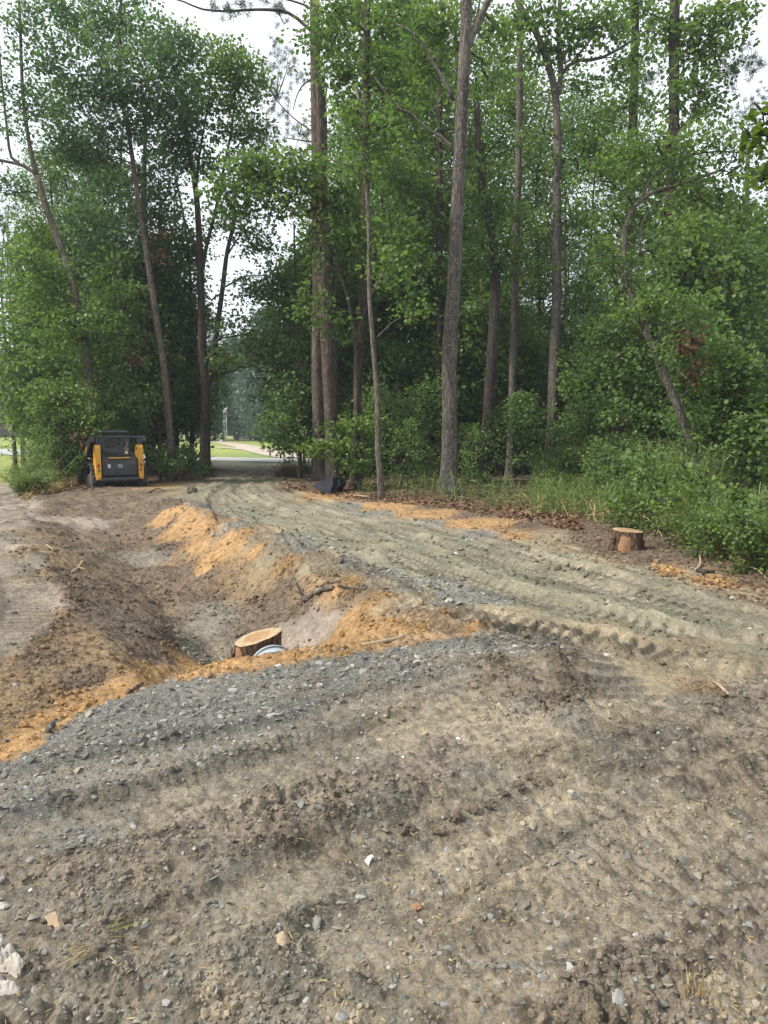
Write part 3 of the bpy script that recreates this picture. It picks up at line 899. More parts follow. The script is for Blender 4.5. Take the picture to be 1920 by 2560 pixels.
def grow(name, label, cat, d, stems, blobs=(), bark='bark_oak', leaf='leaf', size=.15, dens=1.0, aspect=.42, group=None,
         dead=(), needles=(), sides=12, k=30, spread=.62, droop=.25):
    """stems: list of (pixel line, width px at start, width px at end[, depth offset]); the first one stands on the ground"""
    sc = d / F_PX
    base = None; parts = []; allpts = []
    for q, st in enumerate(stems):
        line, w0, w1 = st[:3]
        dd = st[3] if len(st) > 3 else 0.0
        P = at([p[0] for p in line], [p[1] for p in line], np.full((len(line), 1), d))
        if dd: P[:, 1] += np.linspace(0, dd, len(P))
        if q == 0:
            gx, gy = P[0, 0], P[0, 1]
            zb = gz(gx, gy) - .15
            P = np.vstack([[gx, gy, zb], P[P[:, 2] > zb + .4]])
            base = np.array([gx, gy, zb + .15])
        parts.append((P, w0 * sc / 2, w1 * sc / 2, q))
    root = thing(name, label, cat, base, 0, group)
    for (P, r0, r1, q) in parts:
        S, r, (V, Q, T) = trunk_tube(P, r0, r1, sides if q == 0 else max(7, sides - 4), q == 0)
        link('trunk' if q == 0 else 'limb', raw_mesh('trunk' if q == 0 else 'limb', V - base, Q, T, True, M[bark]), root)
        allpts.append(np.c_[S, r])
    A = np.concatenate(allpts)
    mb = MB(); LV = []; LQ = []; LT = []; n0 = 0
    nb = 0
    for bl in blobs:
        px, py, rx, ry = bl[:4]
        dd = bl[4] if len(bl) > 4 else rng.uniform(-1.5, 1.5)
        dn = bl[5] if len(bl) > 5 else 1.0
        c = at(px, py, d + dd)
        rad = np.array([rx * sc, max(rx, ry) * sc * .9, ry * sc])
        area = math.pi * rad[0] * rad[2]
        n = max(6, int(290 * dens * dn * area / k * (.15 / size) ** 2))
        cen = c + ball(n) * rad
        dist = np.linalg.norm(A[:, :3] - c, axis=1) + 1.2 * np.maximum(A[:, 2] - c[2] + .3, 0)
        a = A[np.argmin(dist)]
        hub = c - np.array([0, 0, rad[2] * .2])
        Lc = limb_curve(a[:3], hub, 8, .12 * np.linalg.norm(hub - a[:3]))
        rl = min(a[3] * .6, .012 + .012 * np.linalg.norm(hub - a[:3]))
        mb.tube(Lc - base, np.linspace(rl, .014, 8), 5, False)
        # secondary boughs then twigs
        nsec = max(3, n // 7)
        sec = c + ball(nsec, .6) * rad * .75
        src = Lc[rng.integers(3, 8, nsec)]
        batch_twigs(mb, src - base, sec - base, np.full(nsec, .016), 3)
        near = np.argmin(((cen[:, None] - sec[None]) ** 2).sum(-1), axis=1)
        batch_twigs(mb, sec[near] - base, cen - base, np.full(n, .008), 3)
        V, Q, t = spray_leaves(cen, rng.uniform(.7, 1.2, n) * spread * (size / .15) ** .5, k, size, .5, droop, aspect)
        LV.append(V - base); LQ.append(Q + n0); LT.append(t + .06 * rng.normal()); n0 += len(V)
    if LV:
        o = link('crown', raw_mesh('crown', np.concatenate(LV), np.concatenate(LQ), None, False, M[leaf], fattr=np.clip(np.concatenate(LT), 0, 1)), root)
        o['kind'] = 'stuff'
    for (px, py, rx, ry, n) in dead:
        c = at(px, py, d - .5)
        cen = c + ball(n) * np.array([rx * sc, rx * sc, ry * sc])
        V, Q, t = spray_leaves(cen, np.full(n, .3), 26, .12, .8, .7)
        o = link('dead_leaves', raw_mesh('dead_leaves', V - base, Q, None, False, M['dead'], fattr=t), root); o['kind'] = 'stuff'
    NV = []; NT = []; NF = []; n0 = 0
    for bl in needles:
        px, py, rx, ry, n = bl[:5]
        dd = bl[5] if len(bl) > 5 else 0
        c = at(px, py, d + dd)
        cen = c + ball(n) * np.array([rx * sc, rx * sc, ry * sc])
        dist = np.linalg.norm(A[:, :3] - c, axis=1)
        a = A[np.argmin(dist)]
        ns = max(3, n // 9)
        sec = c + ball(ns, .7) * np.array([rx * sc, rx * sc, ry * sc]) * .75
        batch_twigs(mb, np.repeat(a[None, :3], ns, 0) - base, sec - base, np.full(ns, .022), 4)
        near = np.argmin(((cen[:, None] - sec[None]) ** 2).sum(-1), axis=1)
        batch_twigs(mb, sec[near] - base, cen - base, np.full(n, .009), 3)
        V, T, t = needle_tufts(cen, 46, .24)
        NV.append(V - base); NT.append(T + n0); NF.append(t); n0 += len(V)
    if NV:
        o = link('needles', raw_mesh('needles', np.concatenate(NV), None, np.concatenate(NT), False, M['needle'], fattr=np.concatenate(NF)), root)
        o['kind'] = 'stuff'
    if mb.n:
        o = mb.build('branches', M['twig'], root); o['kind'] = 'stuff'
    return root

def dup(root, loc, rz, sc, label=None, group=None):
    r = root.copy(); col.objects.link(r)
    r.location = loc; r.rotation_euler = (0, 0, rz); r.scale = (sc, sc, sc)
    if label: r['label'] = label
    if group: r['group'] = group
    for ch in list(root.children):
        c = ch.copy(); col.objects.link(c); c.parent = r
        for g in ch.children:
            e = g.copy(); col.objects.link(e); e.parent = c
    return r

def proto_tree(name, label, cat, h, crown0, width, n, size, bark, leaf, group, r0=.16, k=34, fork=False, loc=(0, 0, 0), spread=.7):
    """a tree grown upright at its base, for copying"""
    root = thing(name, label, cat, loc, 0, group)
    ln = [(0, 0, -.3), (.1 * rng.normal(), .1 * rng.normal(), h * .35), (.3 * rng.normal(), .3 * rng.normal(), h * .7), (.4 * rng.normal(), .4 * rng.normal(), h * .97)]
    S, r, (V, Q, T) = trunk_tube(np.array(ln), r0, r0 * .18, 8)
    link('trunk', raw_mesh('trunk', V, Q, T, True, M[bark]), root)
    mb = MB()
    hh = crown0 + (h - crown0) * rng.uniform(0, 1, n) ** .85
    prof = np.sin(np.clip((hh - crown0) / (h - crown0), .04, .97) * math.pi * .86 + .35) * .8 + .2
    a = rng.uniform(0, 6.283, n)
    rr = width * prof * rng.uniform(.12, 1, n) ** .5
    cen = np.stack([np.cos(a) * rr, np.sin(a) * rr, hh], -1)
    # boughs
    nb = max(8, n // 9)
    pick = rng.permutation(n)[:nb]
    bt = cen[pick] * np.array([.85, .85, 1])
    ti = np.clip(np.searchsorted(S[:, 2], np.clip(bt[:, 2] - rr[pick] * .6, .3, h)), 0, len(S) - 1)
    batch_twigs(mb, S[ti], bt, np.full(nb, r0 * .22), 4)
    near = np.argmin(((cen[:, None] - bt[None]) ** 2).sum(-1), axis=1)
    batch_twigs(mb, bt[near], cen, np.full(n, .012), 3)
    o = mb.build('branches', M['twig'], root); o['kind'] = 'stuff'
    if leaf == 'needle':
        V, T, t = needle_tufts(cen, k, size)
        o = link('needles', raw_mesh('needles', V, None, T, False, M['needle'], fattr=t), root)
    else:
        V, Q, t = spray_leaves(cen, rng.uniform(.7, 1.3, n) * spread, k, size)
        o = link('crown', raw_mesh('crown', V, Q, None, False, M[leaf], fattr=t), root)
    o['kind'] = 'stuff'
    return root


# ------------------------------------------------------------------ trees along the clearing, left to right
TG = None
grow('leaning_tree', 'slender grey tree leaning left with a forked top, behind the tall green thicket', 'tree', 26,
     [([(235, 1150), (228, 1001), (210, 839), (189, 739), (175, 677), (147, 604), (112, 508), (94, 440)], 19, 14),
      ([(94, 440), (77, 378), (58, 247), (50, 50), (44, -60)], 11, 5), ([(94, 440), (70, 420), (50, 411), (0, 400), (-60, 380)], 9, 5), ([(50, 411), (27, 390), (15, 300), (2, 174), (-6, 40)], 7, 3)],
     [(40, 60, 80, 70, 0, .55), (120, 150, 60, 70, 0, .5), (20, 200, 60, 70, 0, .5), (110, 270, 60, 50, 0, .45), (40, 320, 60, 50, 0, .35), (-40, 420, 60, 60, 0, .6), (20, 480, 50, 40, 0, .6)],
     'bark_tan', 'leaf_blue', .12)
grow('leaning_tree', 'tall grey trunk leaning left just right of the yellow loader', 'tree', 28,
     [([(428, 1165), (428, 1132), (413, 944), (393, 809), (370, 654), (347, 511), (324, 347), (301, 216), (300, 80), (305, -40)], 20, 6),
      ([(330, 380), (280, 330), (232, 280)], 5, 2), ([(310, 270), (360, 200), (400, 120)], 5, 2), ([(303, 230), (260, 140), (215, 40)], 6, 2), ([(300, 100), (276, 40), (262, -20)], 5, 3)],
     [(200, 40, 80, 70), (320, 70, 110, 90), (410, 180, 90, 110), (250, 190, 100, 90), (165, 270, 90, 70), (330, 290, 90, 80), (430, 320, 80, 80), (150, 360, 80, 60), (240, 390, 90, 70), (400, 440, 70, 60), (455, 120, 50, 50), (140, 10, 40, 30)],
     'bark_tan', 'leaf_blue', .14, dead=[(395, 610, 26, 40, 5)])
grow('tree', 'dark straight trunk standing close behind the leaning tree beside the loader', 'tree', 31,
     [([(378, 1160), (376, 1133), (372, 950), (370, 808), (365, 693), (360, 540), (362, 400), (365, 280)], 22, 8)],
     [(300, 480, 90, 80), (380, 540, 80, 70), (230, 560, 90, 80), (330, 640, 80, 70), (260, 700, 100, 80), (400, 660, 60, 60)],
     'bark_dark', 'leaf_blue', .15)
grow('forked_tree', 'dark tree forking low into a broad V beside the far end of the track', 'tree', 30,
     [([(514, 1165), (513, 1133), (513, 963), (506, 880), (505, 808), (501, 673), (496, 558), (490, 482), (475, 390), (459, 301), (452, 200)], 27, 8),
      ([(514, 990), (536, 866), (555, 731), (567, 635), (582, 565), (590, 480), (610, 400)], 17, 6),
      ([(501, 690), (520, 600), (540, 523), (555, 443), (578, 328), (590, 220)], 10, 4), ([(567, 640), (600, 590), (640, 560)], 5, 2), ([(500, 640), (470, 570), (440, 500)], 6, 2), ([(490, 480), (500, 380), (520, 260), (530, 170)], 6, 2), ([(556, 720), (620, 690), (670, 690)], 5, 2)],
     [(540, 160, 90, 70), (620, 200, 70, 80), (500, 260, 80, 70), (610, 320, 80, 70), (470, 390, 70, 60), (580, 440, 70, 50, None, .7), (650, 440, 60, 60), (640, 600, 60, 60, None, .8), (560, 560, 60, 50, None, .6),
      (640, 720, 70, 60, None, .9), (700, 840, 50, 40), (600, 830, 70, 45, None, .8), (660, 900, 60, 45), (570, 930, 50, 40), (700, 930, 40, 50), (430, 540, 60, 60, None, .7)][0:16] and
     [tuple(x if x is not None else 0 for x in b) for b in [(540, 160, 90, 70, 0, 1), (620, 200, 70, 80, 0, 1), (500, 260, 80, 70, 0, 1), (610, 320, 80, 70, 0, 1), (470, 390, 70, 60, 0, 1), (580, 440, 70, 50, 0, .7), (650, 440, 60, 60, 0, 1), (640, 600, 60, 60, 1, .8), (560, 560, 60, 50, 1, .6),
      (640, 720, 70, 60, 0, .9), (700, 840, 50, 40, 0, 1), (600, 830, 70, 45, -1, .7), (650, 880, 60, 45, -1, .9), (570, 900, 50, 36, 0, .7), (720, 930, 36, 40, 1, 1), (430, 540, 60, 60, 1, .7)]],
     'bark_dark', 'leaf', .15)
grow('tree', 'thin dark trunk left of the forked tree, its crown lost in the leaves', 'tree', 33,
     [([(481, 1150), (480, 1117), (481, 950), (480, 793), (472, 640), (455, 520), (430, 400)], 12, 4)],
     [(440, 780, 60, 70), (420, 900, 50, 50), (470, 620, 60, 50), (450, 1000, 40, 50)], 'bark_dark', 'leaf', .15)
grow('sapling', 'thin crooked sapling with a bunch of dead leaves right behind the loader cab', 'sapling', 27.5,
     [([(352, 1150), (349, 1101), (335, 943), (316, 820), (300, 740), (289, 673), (280, 600)], 9, 3)],
     [(300, 760, 70, 60), (250, 830, 60, 60), (330, 1000, 50, 50)], 'bark_dark', 'leaf', .14, dead=[(332, 900, 22, 32, 4)])
grow('sapling', 'thin pale sapling slanting left above the loader roof', 'sapling', 27,
     [([(272, 1120), (262, 1028), (238, 930), (216, 839), (214, 760), (217, 680)], 8, 3)],
     [(190, 830, 80, 70), (130, 760, 80, 70), (110, 860, 70, 60), (250, 960, 60, 50), (100, 680, 60, 60), (90, 600, 50, 50)], 'bark_tan', 'leaf', .14)

# the middle of the wood
grow('pine_tree', 'tall straight pine, left one of the touching pair at the bend', 'tree', 27.5,
     [([(800, 1200), (799, 1120), (794, 924), (796, 731), (794, 577), (790, 270), (787, 39), (786, -80)], 33, 22),
      ([(788, 30), (760, 12), (700, -5), (640, -12)], 5, 3), ([(788, 80), (770, 70), (735, 40), (700, 27), (640, 24), (560, 28), (500, 22), (470, 8), (432, -4)], 8, 3), ([(790, 195), (760, 210), (742, 240), (733, 275)], 4, 2), ([(790, 355), (760, 352), (715, 345)], 4, 2), ([(792, 170), (826, 150), (832, 175), (815, 190)], 5, 2)],
     needles=[(560, 26, 36, 22, 8), (600, 30, 40, 22, 9), (660, 8, 46, 22, 12), (700, 36, 24, 22, 5)], bark='bark_pine', sides=22)
grow('pine_tree', 'dark pine, right one of the touching pair at the bend', 'tree', 27,
     [([(832, 1205), (830, 1150), (823, 1001), (815, 847), (808, 693), (807, 577), (803, 366), (800, 200)], 31, 22)], bark='bark_pine', sides=20)
grow('pine_tree', 'shaded trunk tucked behind the right pine of the pair, above the black bucket', 'tree', 29,
     [([(850, 1190), (846, 1150), (838, 1000), (833, 847), (828, 700), (822, 560)], 26, 13)], bark='bark_dark')
grow('pine_tree', 'blue-green pine crown rising behind the touching pair of pines', 'tree', 37,
     [([(822, 1100), (820, 800), (815, 500), (814, 330), (812, 240)], 14, 8), ([(814, 420), (760, 400), (700, 360)], 4, 2), ([(814, 350), (740, 300), (690, 250)], 4, 2)],
     needles=[(690, 250, 60, 45, 34), (730, 170, 50, 45, 24), (680, 350, 60, 45, 34), (750, 330, 60, 50, 34), (660, 190, 40, 45, 18), (740, 430, 60, 40, 24), (860, 340, 50, 50, 20), (700, 110, 36, 34, 14)], bark='bark_pine')
grow('sapling', 'thin dark sapling at the road bend beside the brown needle heap', 'sapling', 29,
     [([(749, 1190), (751, 1110), (754, 1010), (745, 900), (742, 800), (737, 650), (735, 560)], 10, 4)],
     [(740, 760, 50, 70), (700, 700, 60, 60), (760, 640, 50, 50), (720, 1000, 50, 60), (750, 900, 36, 60), (690, 1070, 50, 36, -2, 1.2), (715, 1110, 40, 40, -2, 1.2)], 'bark_dark', 'leaf', .15)
grow('tree', 'straight dark tree with broken bark a little right of the two pines', 'tree', 24,
     [([(886, 1220), (889, 1117), (893, 1040), (895, 913), (906, 770), (906, 654), (914, 500), (916, 347), (916, 154), (918, 0), (919, -80)], 22, 15),
      ([(917, 60), (900, 20), (896, -40)], 8, 5), ([(916, 70), (960, 40), (990, 46)], 4, 2)],
     [(830, 90, 80, 70), (960, 80, 90, 80), (870, 190, 70, 60), (980, 190, 70, 70), (840, 20, 70, 40), (1010, 20, 60, 50), (880, 300, 60, 50), (960, 300, 60, 50, 1, .8)],
     'bark_dark', 'leaf', .15)
grow('arching_tree', 'dark crooked tree whose limb arches left over the track', 'tree', 22.5,
     [([(893, 1205), (892, 1040), (889, 866), (871, 751), (848, 681), (821, 608), (794, 550), (733, 500), (690, 470), (640, 440)], 13, 4),
      ([(889, 880), (905, 800), (925, 740), (935, 660)], 6, 2), ([(794, 552), (760, 600), (720, 620)], 4, 2), ([(733, 500), (690, 530), (640, 540)], 4, 2), ([(850, 690), (870, 600), (900, 520)], 5, 2)],
     [(630, 420, 70, 50, 0, 1.2), (700, 410, 70, 45, 0, 1.2), (770, 420, 70, 45, 0, 1.1), (570, 470, 60, 50, 0, 1.1), (660, 500, 60, 40, 0, 1.1), (740, 500, 60, 45, 0, 1), (810, 480, 60, 50, 0, 1), (600, 540, 50, 40, 0, .8), (870, 470, 50, 50, 0, 1), (850, 560, 60, 50, 0, 1), (800, 640, 50, 50, 0, .8), (900, 600, 50, 60, 0, 1), (790, 760, 50, 50, 0, .9), (840, 820, 40, 50, 0, .7)],
     'bark_dark', 'leaf', .15)
grow('slim_tree', 'slim pale tree with a slight bend, at the edge of the orange sand', 'tree', 19.6,
     [([(954, 1252), (950, 1180), (945, 1135), (944, 1008), (941, 963), (933, 866), (923, 731), (923, 616), (918, 519), (915, 440), (906, 347), (902, 278), (890, 220)], 15, 6),
      ([(918, 480), (880, 420), (830, 400)], 4, 2), ([(926, 740), (980, 650), (1030, 640)], 4, 1.5), ([(935, 850), (990, 800), (1040, 790)], 3, 1.5)],
     [(880, 290, 50, 50, 0, .8), (930, 350, 50, 50, 0, .9), (900, 420, 50, 40, 0, .8), (1000, 640, 60, 50, 0, .9), (1030, 760, 60, 50, 0, .9), (980, 560, 50, 50, 0, .8), (960, 700, 50, 40, 1, .8)],
     'bark_tan', 'leaf', .14)
grow('tree', 'stout lichen-speckled grey trunk in the centre, forking at the top', 'tree', 20.6,
     [([(1121, 1242), (1122, 1200), (1124, 1117), (1124, 886), (1134, 731), (1141, 577), (1145, 482), (1153, 309), (1159, 193), (1164, 96), (1166, 0), (1167, -80)], 40, 25),
      ([(1163, 130), (1185, 80), (1199, 45), (1222, 0), (1240, -40)], 18, 14), ([(1138, 390), (1115, 350), (1064, 320), (1030, 285), (987, 262), (937, 193)], 8, 3), ([(1134, 250), (1110, 200), (1084, 160), (1045, 93), (990, 60)], 9, 4), ([(1180, 75), (1192, 40), (1200, 0)], 6, 4), ([(1150, 420), (1110, 425), (1090, 420)], 5, 3)],
     [(1080, 60, 70, 70, 1, 1), (1230, 60, 50, 60, 1, .9), (1030, 130, 60, 50, 1, .9), (1010, 280, 60, 50, 1, .9), (1220, 200, 50, 50, 2, .8), (1080, 200, 50, 50, 2, .9), (1060, 390, 50, 50, 2, .9)],
     'bark_oak', 'leaf', .15, sides=26)
grow('tree', 'dark straight trunk half hidden behind the stout lichen-speckled one', 'tree', 30,
     [([(1095, 1190), (1097, 978), (1099, 731), (1099, 501), (1098, 270), (1101, 116), (1110, 0)], 19, 13), ([(1098, 330), (1085, 260), (1070, 210)], 6, 3), ([(1100, 480), (1140, 420), (1180, 415)], 5, 3)],
     [(1050, 480, 80, 60, 0, 1), (990, 430, 60, 60, 0, .9), (1040, 580, 90, 60, 0, 1), (1000, 680, 80, 70, 0, 1), (1070, 690, 70, 60, 0, 1), (1190, 480, 60, 50, 1, .8), (1180, 340, 50, 60, 1, .7), (1200, 570, 60, 50, 1, .9)],
     'bark_dark', 'leaf', .15)
grow('curved_tree', 'brown curving trunk just right of the stout grey tree', 'tree', 26,
     [([(1203, 1200), (1215, 1117), (1224, 980), (1232, 847), (1240, 693), (1232, 600), (1211, 501), (1198, 400), (1195, 347), (1192, 260)], 33, 14), ([(1240, 720), (1262, 640), (1280, 560)], 6, 3)],
     [(1250, 520, 60, 60, 0, .9), (1220, 420, 50, 50, 0, .7), (1180, 640, 50, 60, 0, .9), (1260, 640, 60, 50, 0, .9), (1200, 780, 60, 50, 2, 1)],
     'bark_dark', 'leaf', .15)
grow('tree', 'pale thin trunk between the curving brown tree and the grey forked one', 'tree', 28,
     [([(1275, 1170), (1280, 1000), (1287, 700), (1295, 463), (1299, 231), (1300, 0), (1300, -60)], 20, 14), ([(1297, 290), (1330, 290), (1345, 280)], 4, 2)],
     [(1260, 150, 50, 60, 1, .8), (1270, 270, 50, 50, 1, .8), (1340, 420, 60, 50, 1, .8), (1310, 560, 60, 50, 1, .9), (1260, 760, 60, 60, 1, 1), (1330, 680, 60, 50, 1, .9)],
     'bark_oak', 'leaf', .15)
grow('forked_tree', 'tall grey tree splitting into two arms high up, behind the cane', 'tree', 26,
     [([(1375, 1170), (1380, 1079), (1388, 847), (1392, 731), (1392, 579), (1394, 400), (1392, 309), (1388, 239), (1369, 154), (1338, 77), (1303, 23), (1285, -20)], 30, 13),
      ([(1388, 250), (1402, 193), (1396, 77), (1400, 0), (1402, -50)], 14, 9), ([(1402, 190), (1434, 154), (1496, 147), (1550, 120), (1589, 95), (1640, 60)], 9, 4), ([(1368, 150), (1362, 80), (1350, 0)], 6, 4), ([(1430, 155), (1480, 90), (1500, 10)], 6, 3), ([(1392, 460), (1430, 440), (1460, 430)], 5, 3)],
     [(1340, 120, 50, 60, 0, .9), (1440, 60, 60, 50, 0, .9), (1500, 60, 60, 50, 0, 1.1), (1300, 60, 50, 50, 0, .9), (1420, 130, 50, 40, 0, .8), (1560, 160, 60, 50, 0, .6), (1450, 210, 50, 40, 0, .6), (1470, 320, 60, 50, 0, .8), (1440, 390, 60, 50, 0, .9), (1500, 400, 50, 50, 0, .8), (1340, 330, 40, 40, 0, .4), (1440, 540, 60, 40, 0, .8), (1350, 20, 50, 40, 0, .8)],
     'bark_oak', 'leaf', .15, sides=16)
grow('tree', 'straight leaf-wrapped trunk with its crown against the sky, right of the two-armed tree', 'tree', 29,
     [([(1562, 1130), (1565, 963), (1565, 809), (1572, 600), (1581, 347), (1585, 231), (1587, 116), (1589, 0), (1590, -60)], 28, 17)],
     [(1590, 30, 70, 60, 0, .9), (1600, 130, 60, 50, 0, .7), (1540, 260, 50, 60, 0, .6), (1580, 240, 24, 70, -.6, .9), (1620, 250, 40, 50, 0, .6), (1570, 380, 30, 60, -.6, .8), (1580, 820, 50, 50, 0, .9)],
     'bark_dark', 'leaf', .15)
grow('pine_tree', 'dark thick pine with reddish dead vine below its middle, right of centre', 'tree', 24.5,
     [([(1628, 1140), (1631, 1079), (1639, 963), (1655, 780), (1666, 640), (1672, 540), (1677, 470), (1683, 350), (1685, 270), (1685, 116), (1687, 0), (1688, -60)], 30, 22), ([(1686, 330), (1720, 300), (1760, 210)], 5, 2), ([(1686, 60), (1640, 40), (1600, 20)], 5, 2)],
     [(1750, 60, 70, 60, 0, 1), (1820, 40, 60, 50, 0, .9), (1720, 130, 60, 50, 1, .9), (1800, 130, 60, 60, 0, .8), (1750, 220, 60, 50, 0, .9), (1660, 60, 50, 50, 0, .9), (1860, 30, 40, 30, 0, .6), (1700, 300, 40, 40, 0, .8), (1790, 270, 50, 50, 1, .8), (1690, 200, 26, 60, -.7, .7)],
     'bark_dark', 'leaf', .15, dead=[(1672, 700, 22, 40, 8), (1685, 790, 24, 50, 6), (1650, 1000, 14, 60, 5)], needles=[(1830, 180, 40, 40, 14), (1870, 160, 34, 40, 12), (1620, 190, 26, 36, 8)])
grow('curved_tree', 'grey curved tree leaning out over the cane towards the left', 'tree', 15.5,
     [([(1760, 1200), (1751, 1160), (1721, 1085), (1685, 994), (1658, 932), (1627, 855), (1596, 793), (1569, 724), (1560, 635), (1560, 571), (1589, 509), (1627, 482), (1677, 467), (1743, 447), (1800, 425), (1860, 440)], 24, 5),
      ([(1600, 505), (1625, 450), (1665, 420), (1720, 390), (1801, 378), (1870, 385)], 6, 3), ([(1735, 450), (1750, 490), (1790, 525), (1850, 560)], 5, 2), ([(1600, 640), (1605, 560), (1640, 500)], 6, 3), ([(1565, 640), (1520, 640), (1480, 640)], 3, 1.5), ([(1690, 1000), (1740, 960), (1760, 920)], 5, 2)],
     [(1500, 440, 70, 45, 0, .8), (1560, 390, 60, 40, 0, .9), (1640, 350, 60, 50, 0, .9), (1700, 400, 60, 50, 0, .9), (1770, 350, 70, 50, 0, .9), (1840, 390, 60, 50, 0, .9), (1900, 430, 60, 60, 0, .9), (1720, 500, 60, 50, 0, .7), (1800, 480, 70, 50, 0, .8), (1860, 570, 70, 50, 0, .7), (1520, 520, 50, 40, 0, .7), (1560, 680, 60, 50, 0, .9), (1510, 620, 50, 40, 0, .7), (1640, 640, 50, 50, 1, .7), (1680, 740, 70, 50, -1, 1), (1740, 780, 60, 50, 0, .9), (1620, 760, 50, 40, -1, .8), (1640, 880, 40, 30, -1, .8), (1570, 780, 30, 30, -1, .8)],
     'bark_oak', 'leaf_lime' if False else 'leaf', .10, aspect=.30, sides=16, spread=.42)
for (lab, d, line, w, nd_) in [
    ('farther pine trunk with bare curved branches, right of the thick dark pine', 46, [(1745, 1100), (1747, 800), (1747, 616), (1742, 500)], (15, 10), [(1690, 590, 40, 26, 8), (1720, 700, 50, 30, 10), (1700, 640, 40, 20, 6), (1790, 700, 50, 40, 14), (1760, 530, 50, 40, 10)]),
    ('thin pine pole, middle one of the distant pines on the right', 52, [(1792, 1050), (1792, 820), (1794, 570), (1795, 470)], (9, 6), [(1800, 620, 60, 40, 18), (1790, 720, 50, 50, 16), (1830, 760, 50, 50, 16)]),
    ('leaning distant pine with dark needled branches near the right edge', 44, [(1845, 1080), (1850, 900), (1859, 750), (1866, 620), (1868, 470), (1870, 330)], (17, 9), [(1880, 600, 50, 40, 16), (1910, 680, 50, 40, 16), (1900, 770, 50, 40, 16), (1880, 850, 50, 40, 16), (1860, 270, 50, 50, 24), (1900, 250, 50, 50, 20), (1840, 320, 40, 40, 14)])]:
    st = [(line, *w)]
    if 'curved branches' in lab:
        st += [([(1748, 660), (1720, 610), (1690, 594)], 4, 2), ([(1748, 640), (1730, 625), (1685, 626)], 4, 2), ([(1748, 680), (1720, 645), (1690, 637)], 4, 2)]
    grow('pine_tree', lab, 'tree', d, st, needles=nd_, bark='bark_tan')

# ------------------------------------------------------------------ bushes at the edge
def bush(name, label, d, px, base, blobs, leaf='leaf', size=.12, dens=1.1, dead=(), aspect=.42, spread=.4):
    return grow(name, label, 'bush', d, [([(px, base), (px + 6, base - 60), (px - 4, base - 130)], 4, 2), ([(px, base), (px + 40, base - 90)], 3, 1.5), ([(px, base), (px - 40, base - 80)], 3, 1.5)], blobs, 'twig', leaf, size, dens, aspect, None, dead, spread=spread)

bush('bush', 'tall bush with a bright yellow-green top, left of the loader', 25, 150, 1180,
     [(130, 1000, 36, 28, -1, 1.6), (180, 990, 44, 26, -1, 1.5)], 'leaf_lime', .11, 1.3)
bush('bush', 'dark bush mass under the yellow-green top, left of the loader', 25.8, 160, 1185,
     [(120, 1050, 50, 50, 0, 1.2), (180, 1040, 60, 50, 0, 1.2), (235, 1060, 50, 60, 0, 1.2), (150, 1120, 60, 50, 0, 1.2), (110, 985, 40, 50, 0, 1), (215, 1130, 50, 50, 0, 1)], 'leaf', .10, 1.2, dead=[(190, 1085, 40, 40, 6)])
bush('bush', 'bush behind the loader roof, below the slanting pale sapling', 27.5, 250, 1140,
     [(240, 1010, 50, 40, 0, 1.2), (290, 1030, 50, 40, 0, 1.2), (330, 1080, 40, 50, 1, 1.1)], 'leaf', .12, 1.2)
bush('bush', 'low bush between the loader and the dark forked tree', 26.6, 400, 1195,
     [(390, 1150, 40, 34, 0, 1.3), (430, 1165, 40, 24, 0, 1.2), (470, 1140, 36, 36, 1, 1.2), (490, 1165, 26, 22, 1, 1)], 'leaf', .11, 1.2)
bush('young_maple', 'fresh green maple sapling in front of the two pines, above the black bucket', 23, 900, 1210,
     [(800, 1120, 36, 26, -1, 1.3), (850, 1100, 44, 30, -1, 1.3), (890, 1060, 40, 30, -1, 1.2), (830, 1065, 30, 24, 0, 1), (920, 1090, 36, 30, -.5, 1.1), (935, 1050, 30, 24, 0, 1), (900, 1150, 40, 26, 0, 1), (865, 1160, 30, 20, -1, .9)], 'leaf_lime', .15, 1.1)
bush('bush', 'yellow-green bush in the shade right of the two-armed grey tree', 25, 1470, 1120,
     [(1440, 960, 60, 28, -1, 1.2), (1500, 970, 44, 24, -1, 1.1), (1430, 905, 40, 22, 0, .9)], 'leaf_lime', .14, .9)
bush('bush', 'pale drooping bush beneath the dark pine, behind the cane', 22, 1590, 1180,
     [(1590, 1030, 60, 36, 0, 1.2), (1630, 1070, 50, 36, 0, 1.1), (1560, 1070, 50, 36, 0, 1.1)], 'leaf', .14, 1.0)
bush('vine_mass', 'rounded mound of dark glossy vine leaves at the right edge', 15, 1830, 1240,
     [(1810, 880, 40, 36, 0, 1.2), (1850, 920, 50, 46, 0, 1.3), (1800, 960, 60, 46, 0, 1.3), (1870, 1000, 50, 50, 0, 1.3), (1800, 1040, 60, 50, 0, 1.3), (1870, 1080, 60, 60, -.5, 1.3), (1920, 1040, 50, 90, 0, 1.2), (1780, 1100, 60, 46, 0, 1.2), (1900, 1180, 60, 60, -.5, 1.2)], 'leaf', .10, 1.3, aspect=.5, spread=.36)
bush('bush', 'twiggy brown and green tangle between the leaning grey tree and the vine mound', 16, 1740, 1180,
     [(1740, 860, 60, 40, 0, .8), (1740, 940, 60, 50, 0, .8), (1730, 1010, 50, 50, 0, .9), (1700, 1060, 60, 40, 1, 1), (1780, 1180, 60, 40, 0, 1)], 'leaf', .085, .9, dead=[(1715, 850, 34, 40, 6), (1740, 930, 34, 40, 5)], aspect=.3)
